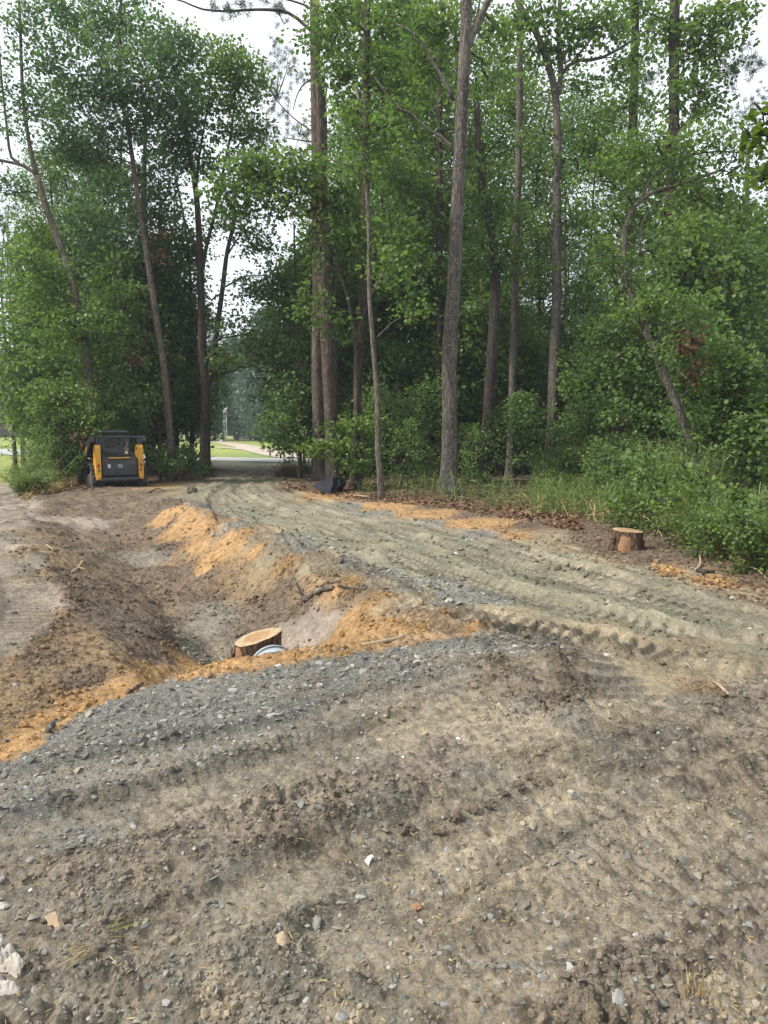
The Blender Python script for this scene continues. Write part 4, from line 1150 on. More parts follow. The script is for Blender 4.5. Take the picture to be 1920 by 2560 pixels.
bush('sapling', 'bright green broad-leaved sapling in front of the cane at the right edge', 9.6, 1860, 1440,
     [(1850, 1235, 24, 24, 0, 1.3), (1870, 1290, 40, 26, 0, 1.2), (1830, 1310, 34, 24, 0, 1.1), (1880, 1340, 44, 26, 0, 1.1), (1820, 1350, 40, 18, 0, 1.1), (1780, 1370, 40, 18, 0, 1), (1850, 1390, 60, 20, 0, 1), (1905, 1390, 40, 30, 0, 1)], 'leaf_lime', .07, .9, spread=.2)
grow('leafy_branch', 'close leafy branch hanging in from the right edge, high up', 'branch', 7.2,
     [([(2060, 2000), (2050, 1200), (2040, 600), (2020, 300)], 20, 10), ([(2024, 400), (1980, 330), (1930, 290), (1890, 285)], 7, 2)],
     [(1915, 280, 26, 30, 0, .22), (1880, 340, 30, 20, 0, .22), (1900, 450, 26, 16, 0, .2), (1960, 350, 60, 60, 0, .3)], 'bark_tan', 'leaf_lime', .10, 1.0, k=8, spread=.2)

# ------------------------------------------------------------------ the wood behind
GB = 'broad-leaved trees of the wood behind the clearing'
GU = 'small leafy trees in the understorey of the wood'
GF = 'far trees beyond the road and lawn'
GP = 'pines standing back in the wood'
GL = 'leafy weeds and seedlings along the edge of the cane'
prot = [proto_tree('forest_tree', 'broad-leaved tree standing back among the trunks of the wood', 'tree', 22, 5.0, 3.8, 520, .17, 'bark_dark', 'leaf', GB, .2, 34, spread=.85),
        proto_tree('forest_tree', 'broad-leaved tree standing back among the trunks of the wood', 'tree', 19, 3.5, 3.4, 460, .17, 'bark_oak', 'leaf_blue', GB, .17, 34, spread=.85),
        proto_tree('forest_tree', 'broad-leaved tree standing back among the trunks of the wood', 'tree', 24, 8.0, 3.8, 430, .17, 'bark_dark', 'leaf', GB, .22, 34, spread=.9)]
airy = [proto_tree('forest_tree', 'tall thin-crowned tree standing back among the trunks of the wood', 'tree', 24, 9.0, 4.2, 300, .17, 'bark_oak', 'leaf', GB, .17, 30, spread=1.0),
        proto_tree('forest_tree', 'tall thin-crowned tree standing back among the trunks of the wood', 'tree', 22, 7.0, 3.8, 280, .17, 'bark_dark', 'leaf', GB, .16, 30, spread=1.0)]
und = [proto_tree('understorey_tree', 'small leafy tree in the shade between the trunks of the wood', 'tree', 7.5, .8, 2.2, 190, .16, 'bark_dark', 'leaf', GU, .06, 30),
       proto_tree('understorey_tree', 'small leafy tree in the shade between the trunks of the wood', 'tree', 5.0, .4, 1.8, 150, .15, 'bark_dark', 'leaf', GU, .04, 30),
       proto_tree('understorey_tree', 'small leafy tree in the shade between the trunks of the wood', 'tree', 9.5, 1.5, 2.3, 220, .17, 'bark_oak', 'leaf', GU, .07, 30)]
GS = 'thin young saplings along the shaded edge of the wood'
sapl = [proto_tree('young_sapling', 'thin young leafy sapling at the shaded edge of the wood', 'sapling', 2.7, .3, .75, 46, .11, 'twig', 'leaf', GS, .016, 17, spread=.30),
        proto_tree('young_sapling', 'thin young leafy sapling at the shaded edge of the wood', 'sapling', 3.3, .8, .8, 52, .12, 'bark_dark', 'leaf', GS, .02, 16, spread=.32)]
pin = proto_tree('pine_tree', 'pine standing back in the wood with a dark needled crown', 'tree', 23, 9, 2.6, 110, .42, 'bark_pine', 'needle', GP, .19, 60)
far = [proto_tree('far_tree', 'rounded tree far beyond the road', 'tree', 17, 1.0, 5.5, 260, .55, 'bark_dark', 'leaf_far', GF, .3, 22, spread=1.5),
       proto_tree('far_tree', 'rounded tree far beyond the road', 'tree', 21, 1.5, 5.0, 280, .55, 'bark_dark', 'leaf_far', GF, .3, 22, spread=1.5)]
used = set()

LANDMARKS = [(60, 'at the far left edge'), (160, 'behind the yellow-topped bush'), (262, 'behind the loader'), (345, 'right behind the loader cab'), (425, 'behind the tall leaning trunk by the loader'), (513, 'by the forked tree'),
             (640, 'above the end of the track'), (750, 'by the sapling at the bend'), (815, 'behind the touching pair of pines'), (890, 'behind the dark broken-barked tree'), (945, 'behind the slim pale tree'), (1030, 'between the slim pale tree and the stout grey trunk'),
             (1125, 'behind the stout grey trunk'), (1220, 'by the curving brown trunk'), (1285, 'by the pale thin trunk'), (1385, 'behind the two-armed grey tree'), (1470, 'right of the two-armed grey tree'), (1565, 'by the leaf-wrapped trunk'), (1655, 'behind the thick pine with red vine'), (1750, 'above the leaning curved tree'), (1850, 'behind the vine mound'), (2050, 'at the far right edge')]
def place_words(x, y):
    px = 960 + x / max(y, 1) * F_PX
    return min(LANDMARKS, key=lambda l: abs(l[0] - px))[1]
def relabel(o, s, y):
    st = o.name.split('.')[0]
    w = place_words(o.location.x, o.location.y)
    if st == 'understorey_tree':
        o['label'] = ('low' if s < .55 else 'bushy' if s < .95 else 'taller') + ' understorey tree ' + ('deep in shade ' if y > 31 else '') + w
    elif st == 'forest_tree':
        o['label'] = ('tall thin-crowned' if 'thin-crowned' in o['label'] else 'full-crowned broad-leaved') + ' tree ' + ('far back ' if y > 45 else 'standing back ') + w
    elif st == 'young_sapling':
        o['label'] = ('small' if s < .9 else 'taller') + ' thin leafy sapling in shade ' + w
    elif st == 'pine_tree':
        o['label'] = 'dark needled pine standing back in the wood ' + w
    elif st == 'far_tree':
        o['label'] = 'rounded tree ' + ('far' if y > 135 else 'some way') + ' beyond road, ' + w
    elif st == 'leafy_weed':
        o['label'] = ('small' if s < .9 else 'bushy') + ' green leafy seedling in the cane ' + w.replace('behind', 'below').replace('above', 'below')
    return o
def put(protos, x, y, s=1.0):
    return relabel(put_(protos, x, y, s), s, y)
def put_(protos, x, y, s=1.0):
    p = protos[int(rng.integers(len(protos)))]
    loc = (x, y, gz(x, y) - .05)
    if id(p) not in used and p.location.length < .01:
        p.location = loc; p.rotation_euler.z = float(rng.uniform(0, 6.28)); p.scale = (s, s, s)
        used.add(id(p)); return p
    return dup(p, loc, float(rng.uniform(0, 6.28)), s)
def xat(px, d): return (px - 960) / F_PX * d * 1.0

# right-hand wood
for (px, d) in [(960, 35), (1040, 39), (1010, 46), (1120, 48), (1230, 52), (1350, 50), (1480, 48), (1600, 46), (900, 42), (1090, 60), (1300, 64), (1550, 60), (1680, 54), (1780, 62), (1900, 58), (1960, 44), (2050, 50), (860, 54), (2100, 38)]:
    put(prot, xat(px, d), d + rng.uniform(-.8, .8), float(rng.uniform(.8, 1.08)) * (.6 if px > 1500 else .72 if px > 1060 else .95))
for (px, d) in [(1620, 60), (1720, 66), (1840, 64), (1930, 52), (1150, 42), (1400, 55), (2080, 60)]:
    put([pin], xat(px, d), d, float(rng.uniform(.75, 1.0)))
for k in range(58):
    px = 770 + (k * 61.8) % 1150 + rng.uniform(-20, 20)
    d = rng.choice([24.5, 27, 30, 33, 36, 40]) + rng.uniform(-1, 1)
    if px < 1500: d = max(d, 29.5 + rng.uniform(0, 3))
    if px < 880: d = max(d, 33)
    if px > 1500: d = max(d - 4, 22)
    put(und, xat(px, d), d, float(rng.uniform(.7, 1.25)))
for (px, d, s) in [(1010, 24, .42), (1060, 25.5, .5), (1160, 24, .3), (1250, 24.5, .32), (1330, 25, .36), (1430, 24, .3), (960, 25, .4), (1195, 22.5, .3), (1020, 22, .26), (1300, 22.5, .36), (1500, 23, .5), (920, 27, .5), (1090, 28, .6), (1380, 22, .3), (1530, 21, .4), (740, 30, .4), (860, 29, .4)]:
    put(sapl, xat(px, d), d, s * 2.6)
for (px, d, s) in [(1000, 36, 1.0), (1080, 41, 1.0), (1180, 37, .95), (1265, 42, 1.0), (1340, 37, .9), (1450, 41, .95), (1540, 38, .85), (930, 44, 1.0), (1650, 44, .8), (1400, 50, 1.0), (1220, 52, 1.0), (860, 46, .95), (1730, 50, .75), (1130, 33, .9)]:
    put(airy, xat(px, d), d, s)
wd = [proto_tree('leafy_weed', 'leafy green seedling in the edge of the cane', 'plant', 1.5, .1, .55, 36, .085, 'twig', 'leaf', GL, .012, 16, spread=.22),
      proto_tree('leafy_weed', 'leafy green seedling in the edge of the cane', 'plant', 1.1, .05, .6, 34, .075, 'twig', 'leaf_lime', GL, .010, 16, spread=.22)]
for k in range(34):
    u = 1380 + (k * 61.8) % 620
    v = float(np.interp(u, [1250, 1400, 1600, 1700, 1800, 1920, 2300], [1290, 1302, 1335, 1385, 1425, 1455, 1560])) - rng.uniform(2, 95)
    q = gp(u, v)[0]
    put(wd, float(q[0]), float(q[1]), float(rng.uniform(.6, 1.25)) * (.55 if u > 1720 else 1))
# left-hand clump
for (px, d, s) in [(160, 34, .62), (220, 36, .66), (300, 36, .68), (400, 37, .60), (240, 40, .55), (250, 42, .8), (440, 36, .5), (520, 39, .45)]:
    put(prot, xat(px, d), d, s)
put([pin], xat(40, 36), 36, .55); put([pin], xat(330, 40), 40, .95); put([pin], xat(60, 44), 44, .7)
for k in range(22):
    px = 125 + (k * 61.8) % 365
    d = 30 + rng.uniform(0, 8)
    if px > 440: d = 33
    put(und, xat(px, d), d, float(rng.uniform(.75, 1.25)))
# beyond the road
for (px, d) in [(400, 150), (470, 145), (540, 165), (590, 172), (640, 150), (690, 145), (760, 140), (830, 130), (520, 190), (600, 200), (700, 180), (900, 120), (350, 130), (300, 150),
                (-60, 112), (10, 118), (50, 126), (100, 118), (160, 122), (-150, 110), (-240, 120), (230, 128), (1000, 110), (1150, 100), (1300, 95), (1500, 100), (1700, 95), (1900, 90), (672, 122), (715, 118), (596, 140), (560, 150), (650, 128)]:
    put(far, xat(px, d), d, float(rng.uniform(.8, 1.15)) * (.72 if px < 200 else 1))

# ------------------------------------------------------------------ cane, grass and leaf litter
def cane(name, label, px_rng, vfun, depth_px, n, h, cat=None, kind='stuff', nl=12, ll=.20, mat='cane', parent=None, lean=.25):
    u = rng.uniform(*px_rng, n); v = vfun(u) - depth_px * rng.uniform(0, 1, n) ** 1.2
    B = gp(u, v); B[:, 2] = H0(B[:, 0], B[:, 1]) - .03
    H = h * rng.uniform(.45, 1.15, n) * (0.75 + .5 * np.clip(.5 + fbm(B[:, 0] * .6, B[:, 1] * .6, 3, 91), 0, 1))
    L = np.stack([rng.normal(0, lean, n), rng.normal(0, lean, n) - .08, np.ones(n)], -1) * H[:, None]
    t = np.array([0, .5, 1.0])
    bend = np.stack([rng.normal(0, .18, n), rng.normal(0, .18, n), -.12 * np.ones(n)], -1) * H[:, None]
    P = B[:, None, :] + L[:, None, :] * t[None, :, None] + bend[:, None, :] * (t ** 2)[None, :, None]
    w = .006
    side = unit(np.stack([rng.normal(0, 1, n), rng.normal(0, 1, n), np.zeros(n)], -1))[:, None, :] * w
    Vs = np.concatenate([P - side, P + side], 1).reshape(-1, 3)          # 6 per stem
    b = np.arange(n)[:, None] * 6
    Qs = np.concatenate([b + np.array([[0, 3, 4, 1]]), b + np.array([[1, 4, 5, 2]])], 0)
    ts = np.clip(rng.normal(.75, .2, n), 0, 1); ts = np.concatenate([ts, ts])
    f = rng.uniform(.15, 1.02, (n, nl))
    C = B[:, None, :] + L[:, None, :] * f[..., None] + bend[:, None, :] * (f ** 2)[..., None]
    D = unit(rng.normal(0, 1, (n, nl, 3)) * np.array([1, 1, .45]) + np.array([0, 0, .12]))
    s = ll * rng.uniform(.55, 1.25, n * nl)
    V, Q = leaves(C.reshape(-1, 3), D.reshape(-1, 3), s, .07, .9, .06)
    tl = np.clip(np.repeat(rng.normal(.40, .2, n), nl) + rng.normal(0, .15, n * nl), 0, 1)
    V = np.vstack([V, Vs]); Q = np.vstack([Q, Qs + n * nl * 4]); tt = np.concatenate([tl, ts])
    o = link(name, raw_mesh(name, V, Q, None, False, M[mat], fattr=tt), parent)
    tag(o, label, cat, None, kind)
    return o

def vr(u): return np.interp(u, [1100, 1250, 1400, 1600, 1700, 1800, 1920, 2300], [1262, 1284, 1294, 1316, 1356, 1396, 1430, 1530])
cane('cane_thicket', 'green cane and tall grass along the foot of the wood', (1330, 2250), vr, 120, 3000, .75, ll=.14)
cane('cane_thicket', 'taller green cane standing behind at the foot of the wood', (1340, 1760), lambda u: vr(u) - 70, 60, 1500, 1.5, ll=.19, nl=15)
cane('cane_thicket', 'sparser thin cane and weeds below the centre trees', (900, 1420), lambda u: np.interp(u, [900, 1100, 1420], [1240, 1255, 1296]), 60, 330, .7, nl=8)
cane('dry_weeds', 'straw-brown weeds and stalks at the edge of the green cane', (1330, 1900), lambda u: vr(u) + 6, 40, 200, .34, nl=6, mat='straw', lean=.5)
cane('cane_thicket', 'feathery green cane thicket left of the loader', (88, 215), lambda u: np.interp(u, [50, 130, 215], [1235, 1215, 1185]), 60, 1500, 1.45, ll=.24)
cane('cane_thicket', 'feathery green cane spilling over the bank at far left', (45, 150), lambda u: np.interp(u, [35, 90, 150], [1240, 1240, 1215]), 45, 700, .75, ll=.22, lean=.45)
cane('dry_weeds', 'dry brown stalks under the cane at far left', (60, 190), lambda u: np.interp(u, [60, 190], [1252, 1220]), 26, 160, .4, nl=5, mat='straw', lean=.5)

def litter(name, label, pts_fn, n, size, mat, aspect=.45):
    X, Y = pts_fn(n)
    Z = ground_z(X, Y) + rng.uniform(.008, .03, len(X))
    D = rng.normal(0, 1, (len(X), 3)) * np.array([1, 1, .25])
    V, Q = leaves(np.stack([X, Y, Z], -1), D, size * rng.uniform(.5, 1.3, len(X)), aspect, .9, .15)
    o = link(name, raw_mesh(name, V, Q, None, False, M[mat], fattr=np.clip(rng.normal(.45, .25, len(X)), 0, 1)))
    tag(o, label, None, None, 'stuff'); return o
def pix_pts(u0, u1, vf, spread):
    def f(n):
        u = rng.uniform(u0, u1, n); v = vf(u) - spread * rng.uniform(0, 1, n)
        g = gp(u, v); return g[:, 0], g[:, 1]
    return f
litter('leaf_litter', 'fallen brown leaves and needles under the edge of the wood', pix_pts(700, 1450, lambda u: np.interp(u, [700, 900, 1150, 1450], [1225, 1250, 1275, 1330]), 70), 8000, .10, 'dead')
litter('leaf_litter', 'brown leaf litter round the loader and forked tree', pix_pts(120, 540, lambda u: np.interp(u, [120, 540], [1235, 1195]), 55), 4000, .11, 'dead')
litter('leaf_litter', 'scattered wood chips and leaf scraps on the verge by the right stump', pix_pts(1250, 2050, lambda u: np.interp(u, [1250, 1500, 1920, 2050], [1340, 1410, 1530, 1570]), 90), 2600, .05, 'dead', .25)
litter('straw_litter', 'bits of straw and stalk in the ditch', pix_pts(150, 900, lambda u: 1500 + 0 * u, 190), 1300, .06, 'straw', .07)
litter('straw_litter', 'bits of straw and root fibre strewn over the foreground soil', pix_pts(0, 1920, lambda u: 2560 + 0 * u, 800), 900, .028, 'straw', .06)

# ------------------------------------------------------------------ sticks and roots
stick_mats = {'d': M['twig'], 't': M['bark_tan'], 'p': simple_mat('peeled_wood', (.36, .27, .18), .8, 0, .3, 14)}
def stick(name, label, cat, pts, r0, r1, m='d', lift=.02, sides=6, fork=None):
    g = gp([p[0] for p in pts], [p[1] for p in pts])
    g[:, 2] = ground_z(g[:, 0], g[:, 1]) + r0 * .6
    for k, p in enumerate(pts):
        if len(p) > 2: g[k, 2] += p[2]
    base = g[0].copy()
    S = smooth_line(g - base, 12)
    S[1:-1] += rng.normal(0, r0 * .10, (10, 3))
    mb = MB().tube(S, np.linspace(r0, r1, 12) * rng.uniform(.94, 1.06, 12), sides)
    root = thing(name, label, cat, base)
    mb.build('stem', stick_mats[m], root, True)
    if fork:
        gf = gp([p[0] for p in fork], [p[1] for p in fork]); gf[:, 2] = ground_z(gf[:, 0], gf[:, 1]) + r1 * .6
        for k, p in enumerate(fork):
            if len(p) > 2: gf[k, 2] += p[2]
        MB().tube(smooth_line(gf - base, 8), np.linspace(r1, r1 * .5, 8), 5).build('twig', stick_mats[m], root, True)
    return root
stick('log', 'short grey bark-covered log lying across the top of the ditch', 'log', [(757, 1506), (785, 1490), (812, 1480), (832, 1478)], .045, .03, 't', sides=9)
stick('branch', 'dark broken branch end poking up beside the grey log', 'branch', [(762, 1505), (752, 1492, .05), (742, 1483, .12)], .018, .012)
stick('branch', 'long dark branch trailing right from the grey log', 'branch', [(845, 1468), (890, 1476), (940, 1482), (990, 1466), (1030, 1470)], .016, .006, fork=[(800, 1468), (845, 1462, .03), (880, 1458, .05)])
stick('branch', 'peeled tan branch at the edge of the orange sand', 'branch', [(905, 1614), (950, 1608), (985, 1597), (1010, 1590)], .012, .02, 'p')
stick('stick', 'short grey stick on the orange edge above the gravel', 'stick', [(320, 1735), (338, 1722), (356, 1710)], .016, .012, 't')
stick('stick', 'short thick stub of stick where gravel meets orange sand at far left', 'stick', [(118, 1838), (128, 1822), (140, 1806)], .02, .016, 't')
stick('root', 'pale forked root on the dirt left of the ditch', 'root', [(180, 1432), (196, 1420), (206, 1410, .04)], .02, .012, 'p', fork=[(196, 1420), (212, 1432, .05)])
stick('stick', 'thin straw-coloured stick slanting down the left ditch bank', 'stick', [(115, 1362), (140, 1380), (160, 1394)], .012, .006, 'p')
stick('stick', 'thin pale stick lying flat in the upper ditch', 'stick', [(200, 1455), (240, 1460), (270, 1462)], .01, .006, 'p')
stick('branch', 'dark curved branch on the dirt just right of the loader', 'branch', [(372, 1233), (395, 1228, .08), (412, 1230), (440, 1230)], .022, .01)
stick('branch', 'leafless branch lying by the orange sand under the trees', 'branch', [(845, 1248), (880, 1243, .05), (925, 1244)], .03, .015, 'p')
stick('root', 'upright twisted root stub on the bank near the right edge', 'root', [(1738, 1432), (1750, 1420, .03), (1748, 1408, .1)], .018, .010, 'p')
stick('branch', 'dark stub of log half buried near the right edge of the drive', 'branch', [(1745, 1432), (1765, 1436), (1782, 1434)], .035, .03)
stick('root', 'pale splintered root in the tan ruts at the right', 'root', [(1782, 1704), (1800, 1722), (1815, 1738), (1822, 1745)], .006, .011, 'p')
stick('stick', 'thin dry stick slanting over the cane edge at the right', 'stick', [(1860, 1415), (1895, 1440, .06), (1930, 1465)], .008, .005, 'p')
stick('branch', 'thin bent twig on the tan track left of the dark dirt heap', 'branch', [(1250, 1565), (1290, 1572), (1335, 1573), (1340, 1565, .02)], .008, .006)
stick('stick', 'small dark stick in the gravel track beside the orange bank', 'stick', [(655, 1333), (690, 1333), (730, 1338)], .01, .006)
stick('stick', 'short thin stick lying on the left ditch floor', 'stick', [(460, 1495), (490, 1478), (510, 1470)], .008, .005, 'p')
stick('stick', 'pale chip of branch lying in front of the right stump', 'stick', [(1400, 1290), (1440, 1284), (1470, 1288)], .012, .008, 'p')

# post at the edge of the cane
g = gp(1660, 1332)[0]; g[2] = gz(g[0], g[1])
root = thing('stake', 'weathered grey stake leaning at the edge of the cane, right of the stump', 'stake', g)
MB().tube([(0, 0, -.1), (.01, 0, .12), (.035, 0, .28)], [.022, .021, .019], 8).build('shaft', M['bark_tan'], root)
MB().tube([(.035, 0, .28), (.0355, 0, .285)], [.019, .015], 8).build('cut_end', stick_mats['p'], root)

# ------------------------------------------------------------------ stumps
def cut_mat(name, pale, heart):
    m, nt, b, out = new_mat(name)
    tc = nd(nt, 'ShaderNodeTexCoord')
    wv = nd(nt, 'ShaderNodeTexWave', Scale=14.0, Distortion=1.6, wave_type='RINGS', rings_direction='Z')
    nt.links.new(tc.outputs['Object'], wv.inputs['Vector'])
    gr_ = nd(nt, 'ShaderNodeVectorMath', operation='LENGTH')
    nt.links.new(tc.outputs['Object'], gr_.inputs[0])
    rc = ramp(nt, gr_.outputs['Value'], [(0.05, heart), (0.12, heart), (0.17, pale), (0.26, pale)])
    rw = ramp(nt, wv.outputs['Color'], [(0.2, .72), (0.7, 1.05)])
    n = noise(nt, 18, 5, tc.outputs['Object'])
    rn = ramp(nt, n.outputs['Fac'], [(0.3, .62), (0.6, 1.05)])
    c = mix(nt, 1, rc.outputs[0], rw.outputs[0], 'MULTIPLY'); c = mix(nt, 1, c.outputs[0], rn.outputs[0], 'MULTIPLY')
    nt.links.new(c.outputs[0], b.inputs['Base Color']); b.inputs['Roughness'].default_value = .8
    bump(nt, wv.outputs['Color'], .003, .4, b)
    return m
M['cut'] = cut_mat('cut_wood', (.43, .315, .185), (.36, .205, .10))
M['bark_stump'] = bark_mat('stump_bark', (.035, .024, .018), (.21, .135, .09), .35, 13, 0, .03)
M['inner_bark'] = simple_mat('inner_bark', (.28, .15, .075), .85, 0, .35, 18)
def stump(label, u, d_, zbase, h, rad, tilt, patches, seed):
    x, y = u
    root = thing('tree_stump', label, 'stump', (x, y, zbase))
    n, m = 40, 14
    th = np.arange(n) * 2 * np.pi / n
    prof = 1 + .05 * np.sin(2 * th + seed) + .04 * np.sin(3 * th + 1.3 * seed)
    V = []
    zt = lambda c, s: h + tilt[0] * c + tilt[1] * s
    for k in range(m):
        t = k / (m - 1)
        fl = 1 + .12 * (1 - t) ** 2
        pl = 1 + .035 * perlin(th * 3.2 + seed, np.full(n, t * 2.2), 3) + .03 * np.abs(perlin(th * 8, np.full(n, t * 1.4), 7)) * (1 if k < m - 1 else .3)
        r = rad * prof * fl * pl
        c, s = np.cos(th) * r, np.sin(th) * r
        V.append(np.stack([c, s, -.15 + (zt(c, s) + .15) * t], -1))
    Vt = np.stack(V).reshape(-1, 3)
    i = np.arange(m - 1)[:, None] * n; k = np.arange(n)[None]; k2 = (k + 1) % n
    Q = np.stack([i + k, i + k2, i + n + k2, i + n + k], -1).reshape(-1, 4)
    link('bark', raw_mesh('bark', Vt, Q, None, True, M['bark_stump']), root)
    # the sawn face: rings of vertices, a hair rough
    rim = V[-1]; F = [rim]
    for f in (.93, .75, .5, .25):
        q = rim * f; q[:, 2] = zt(q[:, 0], q[:, 1]) + .004 + rng.normal(0, .0008, n); F.append(q)
    F[0] = rim + np.array([0, 0, .001])
    Vf = np.vstack(F + [[[0, 0, zt(0, 0) + .004]]])
    i = np.arange(4)[:, None] * n
    Qf = np.stack([i + k, i + k2, i + n + k2, i + n + k], -1).reshape(-1, 4)
    Tf = np.stack([np.full(n, 5 * n), 4 * n + np.arange(n), 4 * n + (np.arange(n) + 1) % n], -1)[:, ::-1]
    fc = np.array([0, 0, zt(0, 0)])
    link('cut_face', raw_mesh('cut_face', Vf - fc, Qf, Tf, False, M['cut']), root, tuple(fc))
    for (a0, a1, t0, t1) in patches:      # places where the bark is knocked off
        aa = np.linspace(a0, a1, 7); tt = np.linspace(t0, t1, 6)
        A_, T_ = np.meshgrid(aa, tt)
        fr = np.clip(1 - np.linspace(-1, 1, 7)[None] ** 2 - np.linspace(-1, 1, 6)[:, None] ** 2, -.2, 1)
        r = rad * (1 + .05 * np.sin(2 * A_ + seed) + .04 * np.sin(3 * A_ + 1.3 * seed)) * (1 + .12 * (1 - T_) ** 2) * (1.0 + .07 * fr + .055 * perlin(A_ * 7, T_ * 7, 4))
        c, s = np.cos(A_) * r, np.sin(A_) * r
        Vp = np.stack([c, s, -.15 + (zt(c, s) + .15) * T_ - .004], -1).reshape(-1, 3)
        i2 = np.arange(5)[:, None] * 7; k_ = np.arange(6)[None]
        link('bare_wood', raw_mesh('bare_wood', Vp, np.stack([i2 + k_, i2 + k_ + 1, i2 + k_ + 8, i2 + k_ + 7], -1).reshape(-1, 4), None, True, M['inner_bark']), root)
    for q in range(16):                     # plates of bark standing proud
        a = rng.uniform(0, 6.283); t0 = rng.uniform(.15, .7); w = rng.uniform(.12, .26); hh = rng.uniform(.15, .3)
        if any(p[0] - .2 < (a if a < 3.6 else a - 6.283) < p[1] + .2 for p in patches): continue
        aa = np.array([a - w, a, a + w]); rr = rad * (1.085 + .1 * (1 - t0) ** 2)
        Vp = []
        for f, b_ in ((0, 0), (.15, .016), (.85, .018), (1, 0)):
            for j, x_ in enumerate(aa):
                r2 = rr * (1 + .05 * np.sin(2 * x_ + seed) + .04 * np.sin(3 * x_ + 1.3 * seed)) + (b_ if j == 1 else b_ * .4)
                Vp.append([np.cos(x_) * r2, np.sin(x_) * r2, -.15 + (h + .1) * min(t0 + hh * f, .93)])
        i3 = np.arange(3)[:, None] * 3; k3 = np.arange(2)[None]
        link('bark_plate', raw_mesh('bark_plate', np.array(Vp), np.stack([i3 + k3, i3 + k3 + 1, i3 + k3 + 4, i3 + k3 + 3], -1).reshape(-1, 4), None, False, M['bark_stump']), root)
    return root
p = at(643, 1592, 6.95); zt_ = p[2]
zg = float(H0(np.array([p[0]]), np.array([p[1]]))[0])
stump('wide pine stump with a slanting pale cut, behind the orange edge of the ditch', (float(p[0]), float(p[1])), 0, zg, float(zt_ - zg), .225, (.25, .05), [(-2.62, -2.02, .62, .98)], 1.0)
g = gp(1578, 1377)[0]; x, y = float(g[0]), float(g[1]) + .2
stump('lone pine stump with a knocked-off bark patch, on the verge right of the drive', (x, y), 0, gz(x, y), .275, .205, (-.06, .03), [(-2.5, -1.55, .12, .90)], 2.3)

# ------------------------------------------------------------------ drain pipe under the crossing
M['pipe'] = simple_mat('dark_green_pipe', (.02, .045, .045), .45, 0, .2, 20, (.16, .12, .07))
M['pipe_pale'] = simple_mat('pale_pipe', (.34, .38, .42), .45, 0, .15, 20, (.24, .18, .11))
p = at(680, 1612, 5.62)
ax = np.array([-.30, .954, -.05]); ax /= np.linalg.norm(ax)
c1 = np.array([p[0], p[1], p[2] - .195]); c0 = c1 - ax * 1.1
root = thing('drain_pipe', 'end of a ribbed dark drain pipe with pale lining, poking out beside the wide stump', 'pipe', c1)
zs = np.linspace(0, 1, 67); rr = .178 + .014 * (np.cos(zs * 2 * np.pi * 16) > 0)
V, Q, T = tube((c0 - c1)[None] * (1 - zs[:, None]) - ax * .03, rr, 32, False)
link('ribbed_wall', raw_mesh('ribbed_wall', V, Q, None, True, M['pipe']), root)
def ring(name, a0, a1, ro, ri, mat):
    P = [ax * a0, ax * a1]
    V1, _, _ = tube(P, ro, 36, False); V2, _, _ = tube(P, ri, 36, False)
    k = np.arange(36); k2 = (k + 1) % 36
    Q = np.concatenate([np.stack([k, k2, 36 + k2, 36 + k], -1), np.stack([72 + k2, 72 + k, 108 + k, 108 + k2], -1), np.stack([36 + k, 36 + k2, 108 + k2, 108 + k], -1), np.stack([k2, k, 72 + k, 72 + k2], -1)])
    link(name, raw_mesh(name, np.vstack([V1, V2]), Q, None, True, mat), root)
ring('collar', -.028, -.004, .196, .172, M['pipe']); ring('pale_band', -.075, -.029, .199, .176, M['pipe_pale']); ring('collar', -.11, -.076, .202, .176, M['pipe']); ring('pale_band', -.23, -.112, .197, .176, M['pipe_pale'])

# ------------------------------------------------------------------ compact track loader
M['yellow'] = simple_mat('machine_yellow', (.66, .33, .022), .42, 0, .10, 5, (.34, .22, .08))
M['charcoal'] = simple_mat('charcoal_paint', (.030, .034, .042), .45, 0, .25, 5, (.085, .075, .06))
M['rubber'] = simple_mat('track_rubber', (.022, .022, .023), .8, 0, .3, 14, (.12, .10, .08))
M['steel'] = simple_mat('muddy_steel', (.16, .14, .12), .6, .2, .35, 9, (.22, .18, .13))
M['lens_red'] = simple_mat('red_lens', (.30, .02, .015), .25)
M['lens_clear'] = simple_mat('clear_lens', (.5, .5, .48), .2)
M['white'] = simple_mat('white_sticker', (.74, .74, .72), .5, 0, .06)
M['pane'] = new_mat('dark_glass')[0]
_b = [n for n in M['pane'].node_tree.nodes if n.type == 'BSDF_PRINCIPLED'][0]
_b.inputs['Base Color'].default_value = (.55, .58, .52, 1); _b.inputs['Transmission Weight'].default_value = .92; _b.inputs['Roughness'].default_value = .04; _b.inputs['IOR'].default_value = 1.05

g = gp(303, 1217)[0]
HEAD = R(31.5)
LX, LY = float(g[0]), float(g[1])
zz = [gz(LX + dx, LY + dy) for dx in (-.8, 0, .8) for dy in (.3, 1.2, 2.0)]
loader = thing('track_loader', 'yellow and charcoal compact track loader parked facing away, bucket lowered', 'loader', (LX, LY, float(np.mean(zz)) - .005), HEAD)
